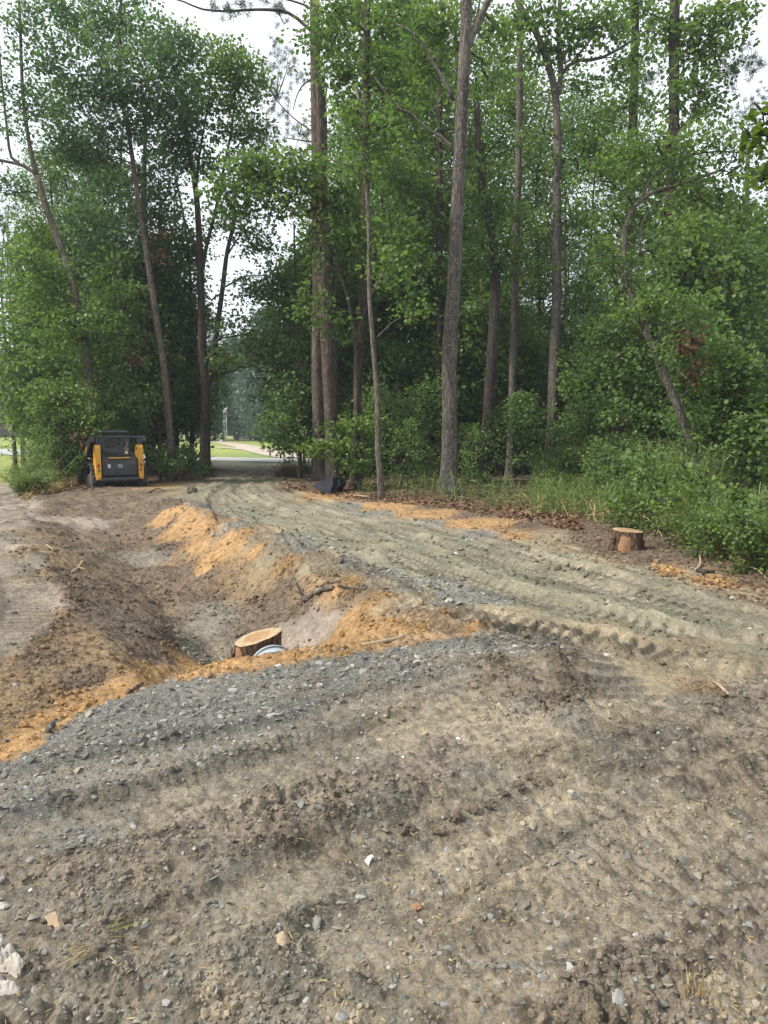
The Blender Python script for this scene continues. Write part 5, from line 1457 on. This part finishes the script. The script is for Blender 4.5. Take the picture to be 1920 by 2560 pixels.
# tracks: hull round idlers and the raised drive sprocket
def track_path(off=0.0):
    wheels = [((.34, .225), .20), ((1.95, .215), .19), ((1.55, .50), .10), ((.62, .60), .20)]
    pts = []
    for (cy, cz), r in wheels:
        for a in np.linspace(0, 2 * np.pi, 28, endpoint=False):
            pts.append((cy + (r + off) * math.cos(a), cz + (r + off) * math.sin(a)))
    pts = sorted(set(pts))
    def half(ps):
        h = []
        for p_ in ps:
            while len(h) > 1 and (h[-1][0] - h[-2][0]) * (p_[1] - h[-2][1]) - (h[-1][1] - h[-2][1]) * (p_[0] - h[-2][0]) <= 0: h.pop()
            h.append(p_)
        return h
    a, b = half(pts), half(pts[::-1])
    H = np.array(a[:-1] + b[:-1])
    H = np.vstack([H, H[:1]])
    L = np.concatenate([[0], np.cumsum(np.linalg.norm(np.diff(H, axis=0), axis=1))])
    s = np.linspace(0, L[-1], 61)[:-1]
    return np.stack([np.interp(s, L, H[:, 0]), np.interp(s, L, H[:, 1])], -1)
for sx in (-1, 1):
    x0, x1 = sx * .72 - .20, sx * .72 + .16
    if sx > 0: x0, x1 = sx * .72 - .16, sx * .72 + .20
    ou, inn = track_path(.025), track_path(-.012)
    n = len(ou)
    V = np.vstack([np.c_[np.full(n, x0), ou], np.c_[np.full(n, x1), ou], np.c_[np.full(n, x0), inn], np.c_[np.full(n, x1), inn]])
    k = np.arange(n); k2 = (k + 1) % n
    Q = np.concatenate([np.stack([k, k2, n + k2, n + k], -1), np.stack([2 * n + k2, 2 * n + k, 3 * n + k, 3 * n + k2], -1), np.stack([k2, k, 2 * n + k, 2 * n + k2], -1), np.stack([n + k, n + k2, 3 * n + k2, 3 * n + k], -1)])
    tr = link('track', raw_mesh('track', V, Q, None, False, M['rubber']), loader)
    lug = MB()
    for j in range(0, n, 2):
        q0, q1 = ou[j], ou[(j + 1) % n]
        t = (q1 - q0) / (np.linalg.norm(q1 - q0) + 1e-9); nr = np.array([t[1], -t[0]])
        for (xa, xb, sh) in ((x0, x0 + .17, 0), (x1 - .17, x1, .03)):
            b0 = q0 + t * sh; b1 = b0 + t * .055
            P8 = [(xa, *b0), (xb, *b0), (xb, *b1), (xa, *b1)]
            T8 = [(xa + .01, *(b0 + nr * .032 + t * .01)), (xb - .01, *(b0 + nr * .032 + t * .01)), (xb - .01, *(b1 + nr * .032 - t * .01)), (xa + .01, *(b1 + nr * .032 - t * .01))]
            lug.add(P8 + T8, [[4, 5, 6, 7], [0, 1, 5, 4], [1, 2, 6, 5], [2, 3, 7, 6], [3, 0, 4, 7]])
    lo = lug.build('tread_lugs', M['rubber'], tr); lo['kind'] = 'stuff'
    xf = sx * .74
    MB().prism([(.42, .14), (1.9, .14), (1.84, .30), (1.35, .42), (.80, .44), (.5, .30)], xf - .11, xf + .11).build('track_frame', M['steel'], loader)
    for (cy, cz, r) in ((.34, .225, .17), (1.95, .215, .165), (.62, .60, .165)):
        P = [(xf - .15, cy, cz), (xf + .15, cy, cz)]
        w_ = MB().tube(P, r, 18).build('sprocket' if cz > .5 else 'idler_wheel', M['steel'], loader)
        MB().tube([(xf - .17, cy, cz), (xf + .17, cy, cz)], r * .35, 10).build('hub', M['charcoal'], w_)
    for cy in (.68, .95, 1.22, 1.49, 1.7):
        MB().tube([(xf - .13, cy, .115), (xf + .13, cy, .115)], .085, 12).build('roller', M['steel'], loader)
# body and rear door
MB().box((0, 1.15, .55), (1.02, 1.9, .50), 0, .03).build('chassis', M['charcoal'], loader)
MB().prism([(.10, .36), (.02, .42), (.00, .96), (.06, 1.0), (.28, 1.0), (.28, .36)], -.58, .58).build('rear_door', M['charcoal'], loader)
door = [o for o in loader.children if o.name.startswith('rear_door')][0]
MB().box((0, .005, .69), (1.02, .02, .50), 0, .012).build('door_panel', M['charcoal'], door)
for k in range(7):
    MB().box((0, -.004, .50 + k * .02), (.74, .012, .007)).build('vent_slat', M['charcoal'], door)
MB().box((.0, -.008, .745), (.165, .006, .115), 0, .002).build('badge_border', M['white'], door)
MB().box((.0, -.012, .745), (.145, .006, .095), 0, .002).build('badge_field', M['charcoal'], door)
dv = [(-.055, -.008), (-.03, .008), (-.01, .012), (.012, .004), (.03, .022), (.026, .030), (.04, .022), (.042, .012), (.03, .0), (.052, -.018), (.028, -.010), (.012, -.016), (-.012, -.006), (-.03, -.022), (-.05, -.026), (-.036, -.010)]
dv = [(-a, b) for a, b in dv]
cxy = (0.0, -.002)
MB().add([[a, -.017, .745 + b] for a, b in dv] + [[cxy[0], -.017, .745 + cxy[1]]], None, [[len(dv), k, (k + 1) % len(dv)] for k in range(len(dv))]).build('badge_animal', M['white'], door)
MB().box((-.37, -.008, .745), (.09, .006, .125), 0, .002).build('sticker', M['white'], door)
for k in range(4):
    MB().box((-.37, -.013, .785 - k * .026), (.06, .003, .008)).build('sticker_line', M['steel'], door)
for sx in (-1, 1):
    MB().box((sx * .47, -.006, .935), (.12, .012, .05), 0, .004).build('lamp', M['lens_red'] if sx < 0 else M['lens_red'], door)
MB().box((.47, -.006, .83), (.05, .01, .05), 0, .01).build('lock', M['steel'], door)
MB().prism([(.30, .18), (-.02, .20), (-.05, .26), (-.04, .345), (.30, .35)], -.63, .63).build('bumper', M['charcoal'], loader)
MB().box((-.02, .03, 1.025), (.70, .07, .045), 0, .01).build('door_stripe', M['yellow'], loader)
MB().prism([(.10, 1.003), (.12, 1.06), (.72, 1.24), (1.0, 1.26), (1.0, .80), (.30, .80)], -.55, .55).build('engine_hood', M['charcoal'], loader)
for k in range(6):
    MB().box((0, .22 + k * .075, 1.098 + k * .0225), (.8, .03, .012), .29).build('hood_grille_bar', M['rubber'], loader)
MB().tube([(.27, .42, 1.12), (.27, .42, 1.30), (.25, .36, 1.36)], [.045, .04, .035], 10).build('exhaust_pipe', M['steel'], loader)
MB().box((.30, .33, 1.20), (.07, .06, .09), 0, .01).build('exhaust_guard', M['white'], loader)
# rear uprights, torsion tube
for sx in (-1, 1):
    up = MB().prism([(.02, .26), (.02, 1.40), (.06, 1.48), (.36, 1.48), (.42, 1.40), (.56, .80), (.56, .50), (.36, .26)], sx * .80 - (0 if sx < 0 else .17), sx * .80 + (.17 if sx < 0 else 0)).build('upright', M['yellow'], loader)
    MB().box((sx * .715, .012, .76), (.07, .014, .13), 0, .003).build('tail_lamp', M['lens_red'], up)
    MB().box((sx * .70, .012, .60), (.05, .014, .09), 0, .003).build('slot', M['rubber'], up)
    MB().box((sx * .715, -.002, .34), (.13, .05, .12), 0, .01).build('foot_bracket', M['yellow'], up)
    MB().tube([(sx * .70, .16, 1.44), (sx * .70, .17, 1.76)], .062, 12).build('arm_post', M['charcoal'], loader)
    MB().tube([(sx * .815, .2, 1.36), (sx * .60, .2, 1.36)], .05, 12).build('pivot_pin', M['steel'], loader)
    # lift arm, down along the side to the bucket
    MB().prism([(.08, 1.60), (.10, 1.80), (.40, 1.80), (1.7, 1.16), (2.45, .80), (2.86, .42), (2.80, .20), (2.62, .22), (2.28, .62), (1.6, .96), (.42, 1.52)], sx * .87 - .055, sx * .87 + .055).build('lift_arm', M['charcoal'] , loader)
    MB().prism([(1.0, 1.27), (1.02, 1.44), (1.68, 1.12), (1.62, .99)], sx * .87 - .062, sx * .87 + .062).build('arm_panel', M['yellow'], loader)
    MB().tube([(sx * .87, .62, .98), (sx * .87, 1.6, 1.02)], .035, 10).build('lift_cylinder', M['steel'], loader)
    MB().prism([(.56, .52), (.50, 1.0), (.95, 1.10), (2.0, .86), (2.05, .52)], sx * .64 - .05, sx * .64 + .05).build('side_panel', M['yellow'], loader)
MB().tube([(-.80, .14, 1.755), (.80, .14, 1.755)], .038, 12).build('cross_tube', M['charcoal'], loader)
# cab
for sx in (-1, 1):
    MB().tube([(sx * .50, .74, 1.1), (sx * .47, .84, 1.86)], .038, 8).build('cab_pillar', M['charcoal'], loader)
    MB().tube([(sx * .50, 1.96, .80), (sx * .50, 1.90, 1.20), (sx * .47, 1.72, 1.86)], .036, 8).build('cab_pillar', M['charcoal'], loader)
    for k in range(5):
        MB().box((sx * .49, 1.02 + k * .16, 1.50), (.012, .02, .62)).build('side_bar', M['charcoal'], loader)
    for k in range(3):
        MB().box((sx * .49, 1.30, 1.28 + k * .2), (.012, .98, .02)).build('side_bar', M['charcoal'], loader)
MB().box((0, 1.26, 1.925), (1.04, 1.10, .10), 0, .035).build('cab_roof', M['charcoal'], loader)
MB().box((0, 1.22, 1.99), (.76, .76, .03), 0, .012).build('roof_hatch', M['charcoal'], loader)
# rear window: frame with rounded opening and a pane
rw = []
for k in range(32):
    a = k * 2 * np.pi / 32
    c, s = math.cos(a), math.sin(a)
    e = .5
    rw.append((.36 * np.sign(c) * abs(c) ** e, .19 * np.sign(s) * abs(s) ** e))
fr = MB(); nn = 32
ins = [(a, b) for a, b in rw]
out_ = [(.46 * np.sign(a) * min(1, abs(a) / .36 * 1.02), .30 * np.sign(b) * min(1, abs(b) / .19 * 1.02)) for a, b in rw]
def wp(a, b, dy): return [a, .74 + dy + (b + .30) * .13, 1.52 + b]
fr.add([wp(a, b, 0) for a, b in ins] + [wp(a, b, 0) for a, b in out_] + [wp(a, b, .03) for a, b in ins] + [wp(a, b, .03) for a, b in out_],
       [[k, (k + 1) % nn, nn + (k + 1) % nn, nn + k] for k in range(nn)] + [[2 * nn + (k + 1) % nn, 2 * nn + k, 3 * nn + k, 3 * nn + (k + 1) % nn] for k in range(nn)] + [[(k + 1) % nn, k, 2 * nn + k, 2 * nn + (k + 1) % nn] for k in range(nn)])
frm = fr.build('rear_window', M['charcoal'], loader)
MB().add([wp(a, b, .015) for a, b in ins] + [wp(0, 0, .015)], None, [[nn, k, (k + 1) % nn] for k in range(nn)]).build('pane', M['pane'], frm)
MB().box((.0, 1.30, 1.12), (.50, .46, .14), 0, .05).build('seat', M['rubber'], loader)
MB().box((.0, 1.06, 1.36), (.46, .12, .42), 0, .05).build('seat_back', M['rubber'], loader)
MB().tube([(.38, .60, 1.27), (.38, .60, 1.58)], .022, 8).build('beacon_post', M['steel'], loader)
MB().box((.38, .60, 1.30), (.11, .08, .035), 0, .01).build('beacon_bracket', M['yellow'], loader)
MB().tube([(-.70, 2.74, .30), (.70, 2.74, .30)], .05, 12).build('front_cross_tube', M['charcoal'], loader)
def bucket_mesh(parent, w, y0, z0, s=1.0, rx=0.0, mat='charcoal'):
    prof = [(y0 + .70 * s, z0 + .02 * s), (y0 + .08 * s, z0 + .02 * s), (y0 + .0 * s, z0 + .10 * s), (y0, z0 + .40 * s), (y0 + .10 * s, z0 + .58 * s)]
    mb = MB(); th = .02 * s
    P = np.array(prof)
    nrm = []
    for k in range(5):
        a = P[min(k + 1, 4)] - P[max(k - 1, 0)]; a = a / np.linalg.norm(a); nrm.append((a[1], -a[0]))
    I = P + np.array(nrm) * th
    V = []
    for x in (-w / 2, w / 2):
        V += [[x, *p_] for p_ in P] + [[x, *p_] for p_ in I]
    Q = []
    for k in range(4):
        Q += [[k, k + 1, 11 + k, 10 + k], [5 + k + 1, 5 + k, 15 + k, 15 + k + 1]]
    Q += [[0, 10, 15, 5], [4, 9, 19, 14]]
    mb.add(V, Q)
    sh = mb.build('bucket_shell', M[mat], parent)
    for sx in (-1, 1):
        x = sx * w / 2
        MB().prism([(P[0][0] - .02, P[0][1] + .001), (P[1][0], P[1][1]), (P[2][0] - .01, P[2][1]), (P[3][0] - .01, P[3][1]), (P[4][0], P[4][1]), (P[4][0] + .16 * s, P[4][1] - .06 * s)], x + sx * .002, x + sx * .022).build('bucket_side', M[mat], parent)
    MB().box((0, P[0][0] + .02, P[0][1] + .004), (w * .99, .14 * s, .022)).build('cutting_edge', M['steel'], parent)
    MB().box((0, P[4][0] + .02, P[4][1] + .01), (w, .10 * s, .035), 0, .008).build('top_lip', M[mat], parent)
    return sh
bucket_mesh(loader, 1.86, 2.90, .03, 1.0)
MB().box((-.70, 2.886, .54), (.22, .012, .07), 0, .003).build('bucket_sticker', M['white'], loader)
for sx in (-1, 1):
    MB().box((sx * .40, 2.84, .34), (.10, .10, .36), 0, .01).build('coupler', M['charcoal'], loader)

# spare bucket lying at the foot of the pines
g = gp(822, 1232)[0]
sb = thing('loader_bucket', 'spare black loader bucket lying tilted at the foot of the two pines', 'bucket', (float(g[0]), float(g[1]) + .15, gz(g[0], g[1]) + .02), R(70))
sb.rotation_euler = (R(24), R(4), R(72))
M['black'] = simple_mat('black_paint', (.014, .018, .028), .35, 0, .2, 6, (.06, .05, .045))
bucket_mesh(sb, .95, -.2, -.02, .92, 0, 'black')
for sx in (-1, 1):
    MB().prism([(-.28, .16), (-.34, .44), (-.24, .56), (-.19, .5), (-.19, .16)], sx * .22 - .03, sx * .22 + .03).build('hinge_plate', M['black'], sb)

# ------------------------------------------------------------------ litter in the foreground
M['bag'] = simple_mat('dirty_white_plastic', (.38, .35, .31), .65, 0, .35, 16, (.18, .14, .10), .01)
def crumple(name, label, cat, outline, z, amp, mat, seed):
    g = gp([p[0] for p in outline], [p[1] for p in outline])
    c = g.mean(0); c[2] = gz(c[0], c[1])
    rings = 9; n = 44
    k = np.linspace(0, len(g), n, endpoint=False)
    G2 = np.vstack([g, g[:1]])
    E = np.stack([np.interp(k, np.arange(len(g) + 1), G2[:, j]) for j in range(3)], -1)
    V = []
    for q in range(1, rings + 1):
        f = q / rings
        P = c + (E - c) * f * (1 + .03 * rng.normal(size=(n, 1)) * (q > rings - 2))
        zz_ = gz_arr(P[:, 0], P[:, 1])
        rel = z * (1 - f ** 2) * .8 + amp * (np.abs(perlin(P[:, 0] * 16, P[:, 1] * 16, seed)) * 1.6 + .7 * np.abs(perlin(P[:, 0] * 41, P[:, 1] * 41, seed + 2))) * (1 - .55 * f ** 3)
        P[:, 2] = zz_ + .004 + rel
        V.append(P - c)
    Vt = np.vstack(V + [[[0, 0, z + .01]]])
    i = np.arange(rings - 1)[:, None] * n; kk = np.arange(n)[None]; k2 = (kk + 1) % n
    Q = np.stack([i + kk, i + n + kk, i + n + k2, i + k2], -1).reshape(-1, 4)
    T = np.stack([np.full(n, rings * n), np.arange(n), (np.arange(n) + 1) % n], -1)
    o = link(name, raw_mesh(name, Vt, Q, T, False, mat), None, tuple(c))
    return tag(o, label, cat)
def gz_arr(x, y): return ground_z(x, y)
crumple('plastic_scrap', 'crumpled dirty white plastic scrap at the left edge, upper torn strip', 'litter', [(-40, 2340), (5, 2355), (30, 2385), (62, 2408), (66, 2430), (44, 2452), (10, 2440), (-40, 2420)], .02, .035, M['bag'], 3)
crumple('plastic_scrap', 'flat white torn flap of plastic in the bottom left corner', 'litter', [(-40, 2455), (4, 2448), (18, 2466), (56, 2474), (60, 2486), (20, 2490), (-40, 2492)], .012, .022, M['bag'], 6)
crumple('bark_scrap', 'tan scrap of husk standing in the soil at lower left', 'litter', [(112, 2292), (130, 2284), (150, 2300), (165, 2325), (150, 2338), (124, 2318)], .03, .02, M['straw_chip'] if 'straw_chip' in M else stick_mats['p'], 9)
crumple('white_shard', 'small white triangular shard lying on the track in the foreground', 'litter', [(912, 2150), (932, 2138), (936, 2142), (921, 2158)], .004, .003, M['white'], 2)
crumple('plastic_scrap', 'small greyish crumpled scrap by the gravel at left', 'litter', [(0, 2270), (16, 2262), (26, 2275), (10, 2283), (-8, 2282)], .01, .015, M['bag'], 8)
crumple('dry_leaf', 'tan curled dry leaf on the soil in the lower middle', 'leaf', [(690, 2378), (715, 2372), (728, 2382), (712, 2396), (694, 2394)], .008, .012, stick_mats['p'], 5)
crumple('dry_leaf', 'dark-edged ochre leaf lying in front of the sandy rise', 'leaf', [(1028, 2262), (1046, 2258), (1056, 2272), (1036, 2276)], .008, .008, M['inner_bark'], 4)
crumple('bark_scrap', 'ochre flake of bark on the gravel shoulder in the middle', 'litter', [(935, 1845), (955, 1838), (975, 1846), (955, 1856)], .01, .012, stick_mats['p'], 5)

def tuft(name, label, cat, u, v, n, ln, mat, aim=None, spread=1.0, lift=.3, wd_=.022):
    g = gp(u, v)[0]; g[2] = gz(g[0], g[1])
    C = rng.normal(0, .025 * spread, (n, 3)) * np.array([1, 1, .25]); C[:, 2] = np.abs(C[:, 2])
    D = rng.normal(0, 1, (n, 3)) * np.array([1, 1, .35]) + np.array([0, 0, lift])
    if aim is not None: D = D * .3 + np.array(aim)
    V, Q = leaves(C, D, ln * rng.uniform(.5, 1.2, n), wd_, .9, .05)
    o = link(name, raw_mesh(name, V, Q, None, False, M[mat], fattr=np.clip(rng.normal(.5, .2, n), 0, 1)), None, tuple(g))
    return tag(o, label, cat)
M['grassy'] = leaf_mat('yellow_grass', (.16, .15, .04), (.26, .25, .07), (.36, .33, .11), .3)
tuft('grass_blades', 'long yellow-green grass blades lying on the soil at lower left', 'grass', 245, 2352, 6, .15, 'grassy', (.75, .62, .03), .4, .3, .012)
tuft('dry_grass', 'wisp of tan dry grass just below the yellow blades', 'grass', 222, 2395, 22, .10, 'straw', (-.3, -.5, .1), .8)
tuft('needle_clump', 'reddish clump of pine needles on the gravel, upper one', 'needles', 785, 1708, 60, .07, 'dead', None, 1.6)
tuft('needle_clump', 'reddish clump of pine needles on the gravel, lower left one', 'needles', 740, 1742, 60, .07, 'dead', None, 1.5)
tuft('needle_clump', 'reddish clump of pine needles on the gravel, lower right one', 'needles', 825, 1738, 50, .06, 'dead', None, 1.5)
tuft('dry_grass', 'small nest of tan root fibres on the soil in the left foreground', 'roots', 692, 2158, 34, .05, 'straw', None, .9)
tuft('dry_grass', 'spray of straw stalks sticking up at the bottom right', 'straw', 1742, 2512, 26, .09, 'straw', (.1, .2, .9), .8, .8)
tuft('dry_grass', 'tuft of pale dry grass at the gravel edge at far left', 'grass', 140, 1215, 60, .5, 'straw', None, 8, .8)
# heap of brown needles at the bend
g = gp(722, 1190)[0]; g[2] = gz(g[0], g[1])
n = 1500
a = rng.uniform(0, 6.283, n); r = rng.uniform(0, 1, n) ** .5
C = np.stack([np.cos(a) * r * .62, np.sin(a) * r * .5, .50 * (1 - r ** 2) * rng.uniform(.5, 1, n)], -1)
V, Q = leaves(C, rng.normal(0, 1, (n, 3)) * np.array([1, 1, .6]) - np.array([0, 0, .4]), .25 * rng.uniform(.5, 1.2, n), .06, .9, .05)
hp = thing('debris_heap', 'heap of reddish-brown pine straw and roots at the bend of the track', 'heap', g)
o = link('pine_straw', raw_mesh('pine_straw', V, Q, None, False, M['dead'], fattr=np.clip(rng.normal(.5, .2, n), 0, 1)), hp); o['kind'] = 'stuff'
for k in range(14):
    q = np.array([rng.uniform(-.5, .5), rng.uniform(-.4, .1), rng.uniform(0, .2)])
    MB().tube([q, q + [rng.uniform(-.2, .2), -.05, .25], q + [rng.uniform(-.3, .3), -.15, rng.uniform(.1, .5)]], [.02, .015, .008], 5).build('root', M['inner_bark'] if k % 2 else M['twig'], hp)
V0 = lump_verts(1, ICO, .5, .1)[0] * np.array([.55, .42, .5]); V0[:, 2] = np.clip(V0[:, 2] + .05, -.1, None)
link('soil_core', raw_mesh('soil_core', V0, None, ICOF, True, M['twig']), hp)
# lone boulder on the drive by the loader
g = gp(480, 1232)[0]
o = link('rock', raw_mesh('rock', lump_verts(1, ICO, .8, .15)[0] * .20, None, ICOF, False, M['bark_oak']), None, (float(g[0]), float(g[1]), gz(g[0], g[1]) + .08))
tag(o, 'lone greyish rock on the dirt between the loader and the track', 'rock')

# ------------------------------------------------------------------ across the road
M['pole'] = simple_mat('grey_pole', (.36, .35, .33), .85, 0, .15, 2)
M['tank'] = simple_mat('grey_transformer', (.55, .58, .60), .4, .1, .1, 3)
g = gp(562, 1104)[0]; D_ = float(g[1]); hz = 95 / F_PX * D_
pole = thing('utility_pole', 'grey utility pole with a transformer can beyond the road', 'pole', g)
MB().tube([(0, 0, -.3), (0, 0, hz)], [.15, .10], 10).build('shaft', M['pole'], pole, True)
MB().tube([(.42, -.1, -.3), (.40, -.1, hz * .74)], [.09, .08], 8).build('riser_pipe', M['tank'], pole, True)
tk = MB().tube([(.42, 0, hz * .74), (.42, 0, hz * .88)], .28, 14).build('transformer', M['tank'], pole, True)
MB().tube([(.42, 0, hz * .88), (.42, 0, hz * .91)], [.08, .05], 8).build('bushing', M['pole'], tk)
MB().box((.2, 0, hz * .82), (.35, .08, .08)).build('bracket', M['pole'], tk)
M['wire'] = simple_mat('overhead_wire', (.10, .11, .11), .6)
def wire(label, a, b, sag):
    a = np.array(a); b = np.array(b); t = np.linspace(0, 1, 18)[:, None]
    P = a + (b - a) * t; P[:, 2] -= sag * 4 * (t * (1 - t))[:, 0]
    o = MB().tube(P - a, .018, 4).build('power_line', M['wire'], None, False, tuple(a)); tag(o, label, 'wire')
top = np.array(g) + [0, 0, hz]
wire('overhead wire running right from the top of the utility pole', top, top + np.array([30, -22, -.4]), 1.0)
wire('lower slack wire running right from below the transformer', top - [0, 0, hz * .28], top + np.array([28, -16, -1.6]), 1.3)
wire('overhead wire running left from the utility pole to the far left trees', top - [0, 0, .6], top + np.array([-60, -30, 1.5]), 1.2)
g2 = gp(553, 1104)[0]
mbx = thing('meter_box', 'small pale utility box at the foot of the pole', 'box', g2)
MB().box((0, 0, .45), (.6, .4, .9), 0, .04).build('cabinet', M['tank'], mbx); MB().box((0, 0, .93), (.66, .46, .08), 0, .02).build('lid', M['pole'], mbx)

M['siding'] = simple_mat('pale_siding', (.52, .48, .42), .8, 0, .08, 2)
M['roof'] = simple_mat('brown_shingle', (.16, .13, .11), .9, 0, .2, 3)
M['window'] = simple_mat('dark_window', (.03, .035, .04), .15)
M['brick'] = simple_mat('dull_brick', (.20, .13, .10), .9, 0, .2, 2)
M['trim'] = simple_mat('white_trim', (.75, .75, .73), .5, 0, .05)
def house(label, pos, w, d_, h, rz, wall, posts):
    r = thing('house', label, 'house', pos, rz)
    MB().box((0, 0, h / 2), (w, d_, h)).build('wall', M[wall], r)
    rf = MB(); ov = .5
    V = [[-w / 2 - ov, -d_ / 2 - ov, h + .01], [w / 2 + ov, -d_ / 2 - ov, h + .01], [w / 2 + ov, d_ / 2 + ov, h + .01], [-w / 2 - ov, d_ / 2 + ov, h + .01], [-w / 2 - ov, 0, h + d_ * .27], [w / 2 + ov, 0, h + d_ * .27]]
    rf.add(V, [[0, 1, 5, 4], [2, 3, 4, 5], [0, 3, 2, 1]], [[0, 4, 3], [1, 2, 5]]).build('roof', M['roof'], r)
    for k in range(4):
        x = -w / 2 + w * (k + .6) / 4.2
        wn = MB().box((x, -d_ / 2 - .02, h * .55), (1.1, .08, 1.3)).build('window', M['trim'], r)
        MB().box((x, -d_ / 2 - .05, h * .55), (.9, .06, 1.1)).build('pane', M['window'], wn)
    dr = MB().box((w * .02, -d_ / 2 - .03, 1.05), (1.0, .08, 2.1)).build('door', M['roof'], r)
    for k in range(posts):
        x = -w / 2 + w * (k + .5) / posts
        MB().box((x, -d_ / 2 - 1.8, h / 2), (.22, .22, h)).build('porch_post', M['trim'], r)
    if posts:
        MB().box((0, -d_ / 2 - 1.1, h + .12), (w, 2.0, .16)).build('porch_roof', M['roof'], r)
g = gp(30, 1094)[0]
house('long low brick house with white porch posts far left beyond the field', (float(g[0]) - 1, float(g[1]) + 8, float(g[2]) + .4), 17, 7, 2.7, R(12), 'brick', 6)
M['fence'] = simple_mat('dark_fence', (.085, .068, .06), .9, 0, .2, 2)
fn = thing('fence', 'low dark board fence across the field in front of the brick house', 'fence', (float(g[0]), float(g[1]), float(g[2])), R(12))
for k in range(46):
    MB().box((-13 + k * .56, 0, .62), (.50, .05, 1.25)).build('board', M['fence'], fn)
for k in range(12):
    MB().box((-13 + k * 2.35, .08, .68), (.14, .12, 1.4)).build('post', M['fence'], fn)
g = gp(612, 1099)[0]
house('small pale house half hidden by trees past the lane', (float(g[0]) + 1.0, float(g[1]) + 10, float(g[2])), 6, 6, 2.8, R(-18), 'siding', 2)
g = gp(641, 1100)[0]
car = thing('parked_car', 'white car parked by the pale house at the end of the lane', 'car', g, R(-14))
M['carwhite'] = simple_mat('white_car_paint', (.72, .73, .74), .25, 0, .04)
MB().prism([(-2.1, .35), (-2.15, .75), (-1.9, .92), (-1.0, 1.0), (1.1, .98), (2.0, .80), (2.1, .40)], -.86, .86).build('body', M['carwhite'], car)
MB().prism([(-1.75, .96), (-1.2, 1.45), (.4, 1.47), (1.15, .97)], -.76, .76).build('cabin', M['carwhite'], car)
for sx in (-1, 1):
    MB().prism([(-1.5, 1.02), (-1.12, 1.38), (.34, 1.40), (.92, 1.02)], sx * .765 - .004, sx * .765 + .004).build('side_window', M['window'], car)
    for wy in (-1.3, 1.35):
        wh = MB().tube([(sx * .70, wy, .34), (sx * .90, wy, .34)], .34, 16).build('wheel', M['rubber'], car)
        MB().tube([(sx * .89, wy, .34), (sx * .915, wy, .34)], .2, 10).build('rim', M['tank'], wh)
    MB().box((sx * .6, 2.09, .66), (.34, .06, .14)).build('headlight', M['lens_clear'], car); MB().box((sx * .66, -2.14, .74), (.24, .05, .16)).build('tail_light', M['lens_red'], car)
MB().add([[-.70, .47, 1.42], [.70, .47, 1.42], [.72, 1.10, 1.02], [-.72, 1.10, 1.02]], [[0, 1, 2, 3]]).build('windscreen', M['window'], car, False, (0, .01, .02))
MB().add([[-.70, -1.22, 1.40], [.70, -1.22, 1.40], [.72, -1.70, 1.02], [-.72, -1.70, 1.02]], [[0, 3, 2, 1]]).build('rear_window', M['window'], car, False, (0, -.02, .01))


# ------------------------------------------------------------------ air
HZ = bpy.data.materials.new('thin_haze'); HZ.use_nodes = True
ht = HZ.node_tree; ht.nodes.clear()
ho = ht.nodes.new('ShaderNodeOutputMaterial'); pv = ht.nodes.new('ShaderNodeVolumePrincipled')
pv.inputs['Color'].default_value = (.80, .90, 1.0, 1); pv.inputs['Density'].default_value = .0007
ht.links.new(pv.outputs[0], ho.inputs['Volume'])
HZ.cycles.homogeneous_volume = True
hb = MB().box((0, 0, 15.0), (1900, 1900, 36.0)).build('haze', HZ); hb['kind'] = 'stuff'
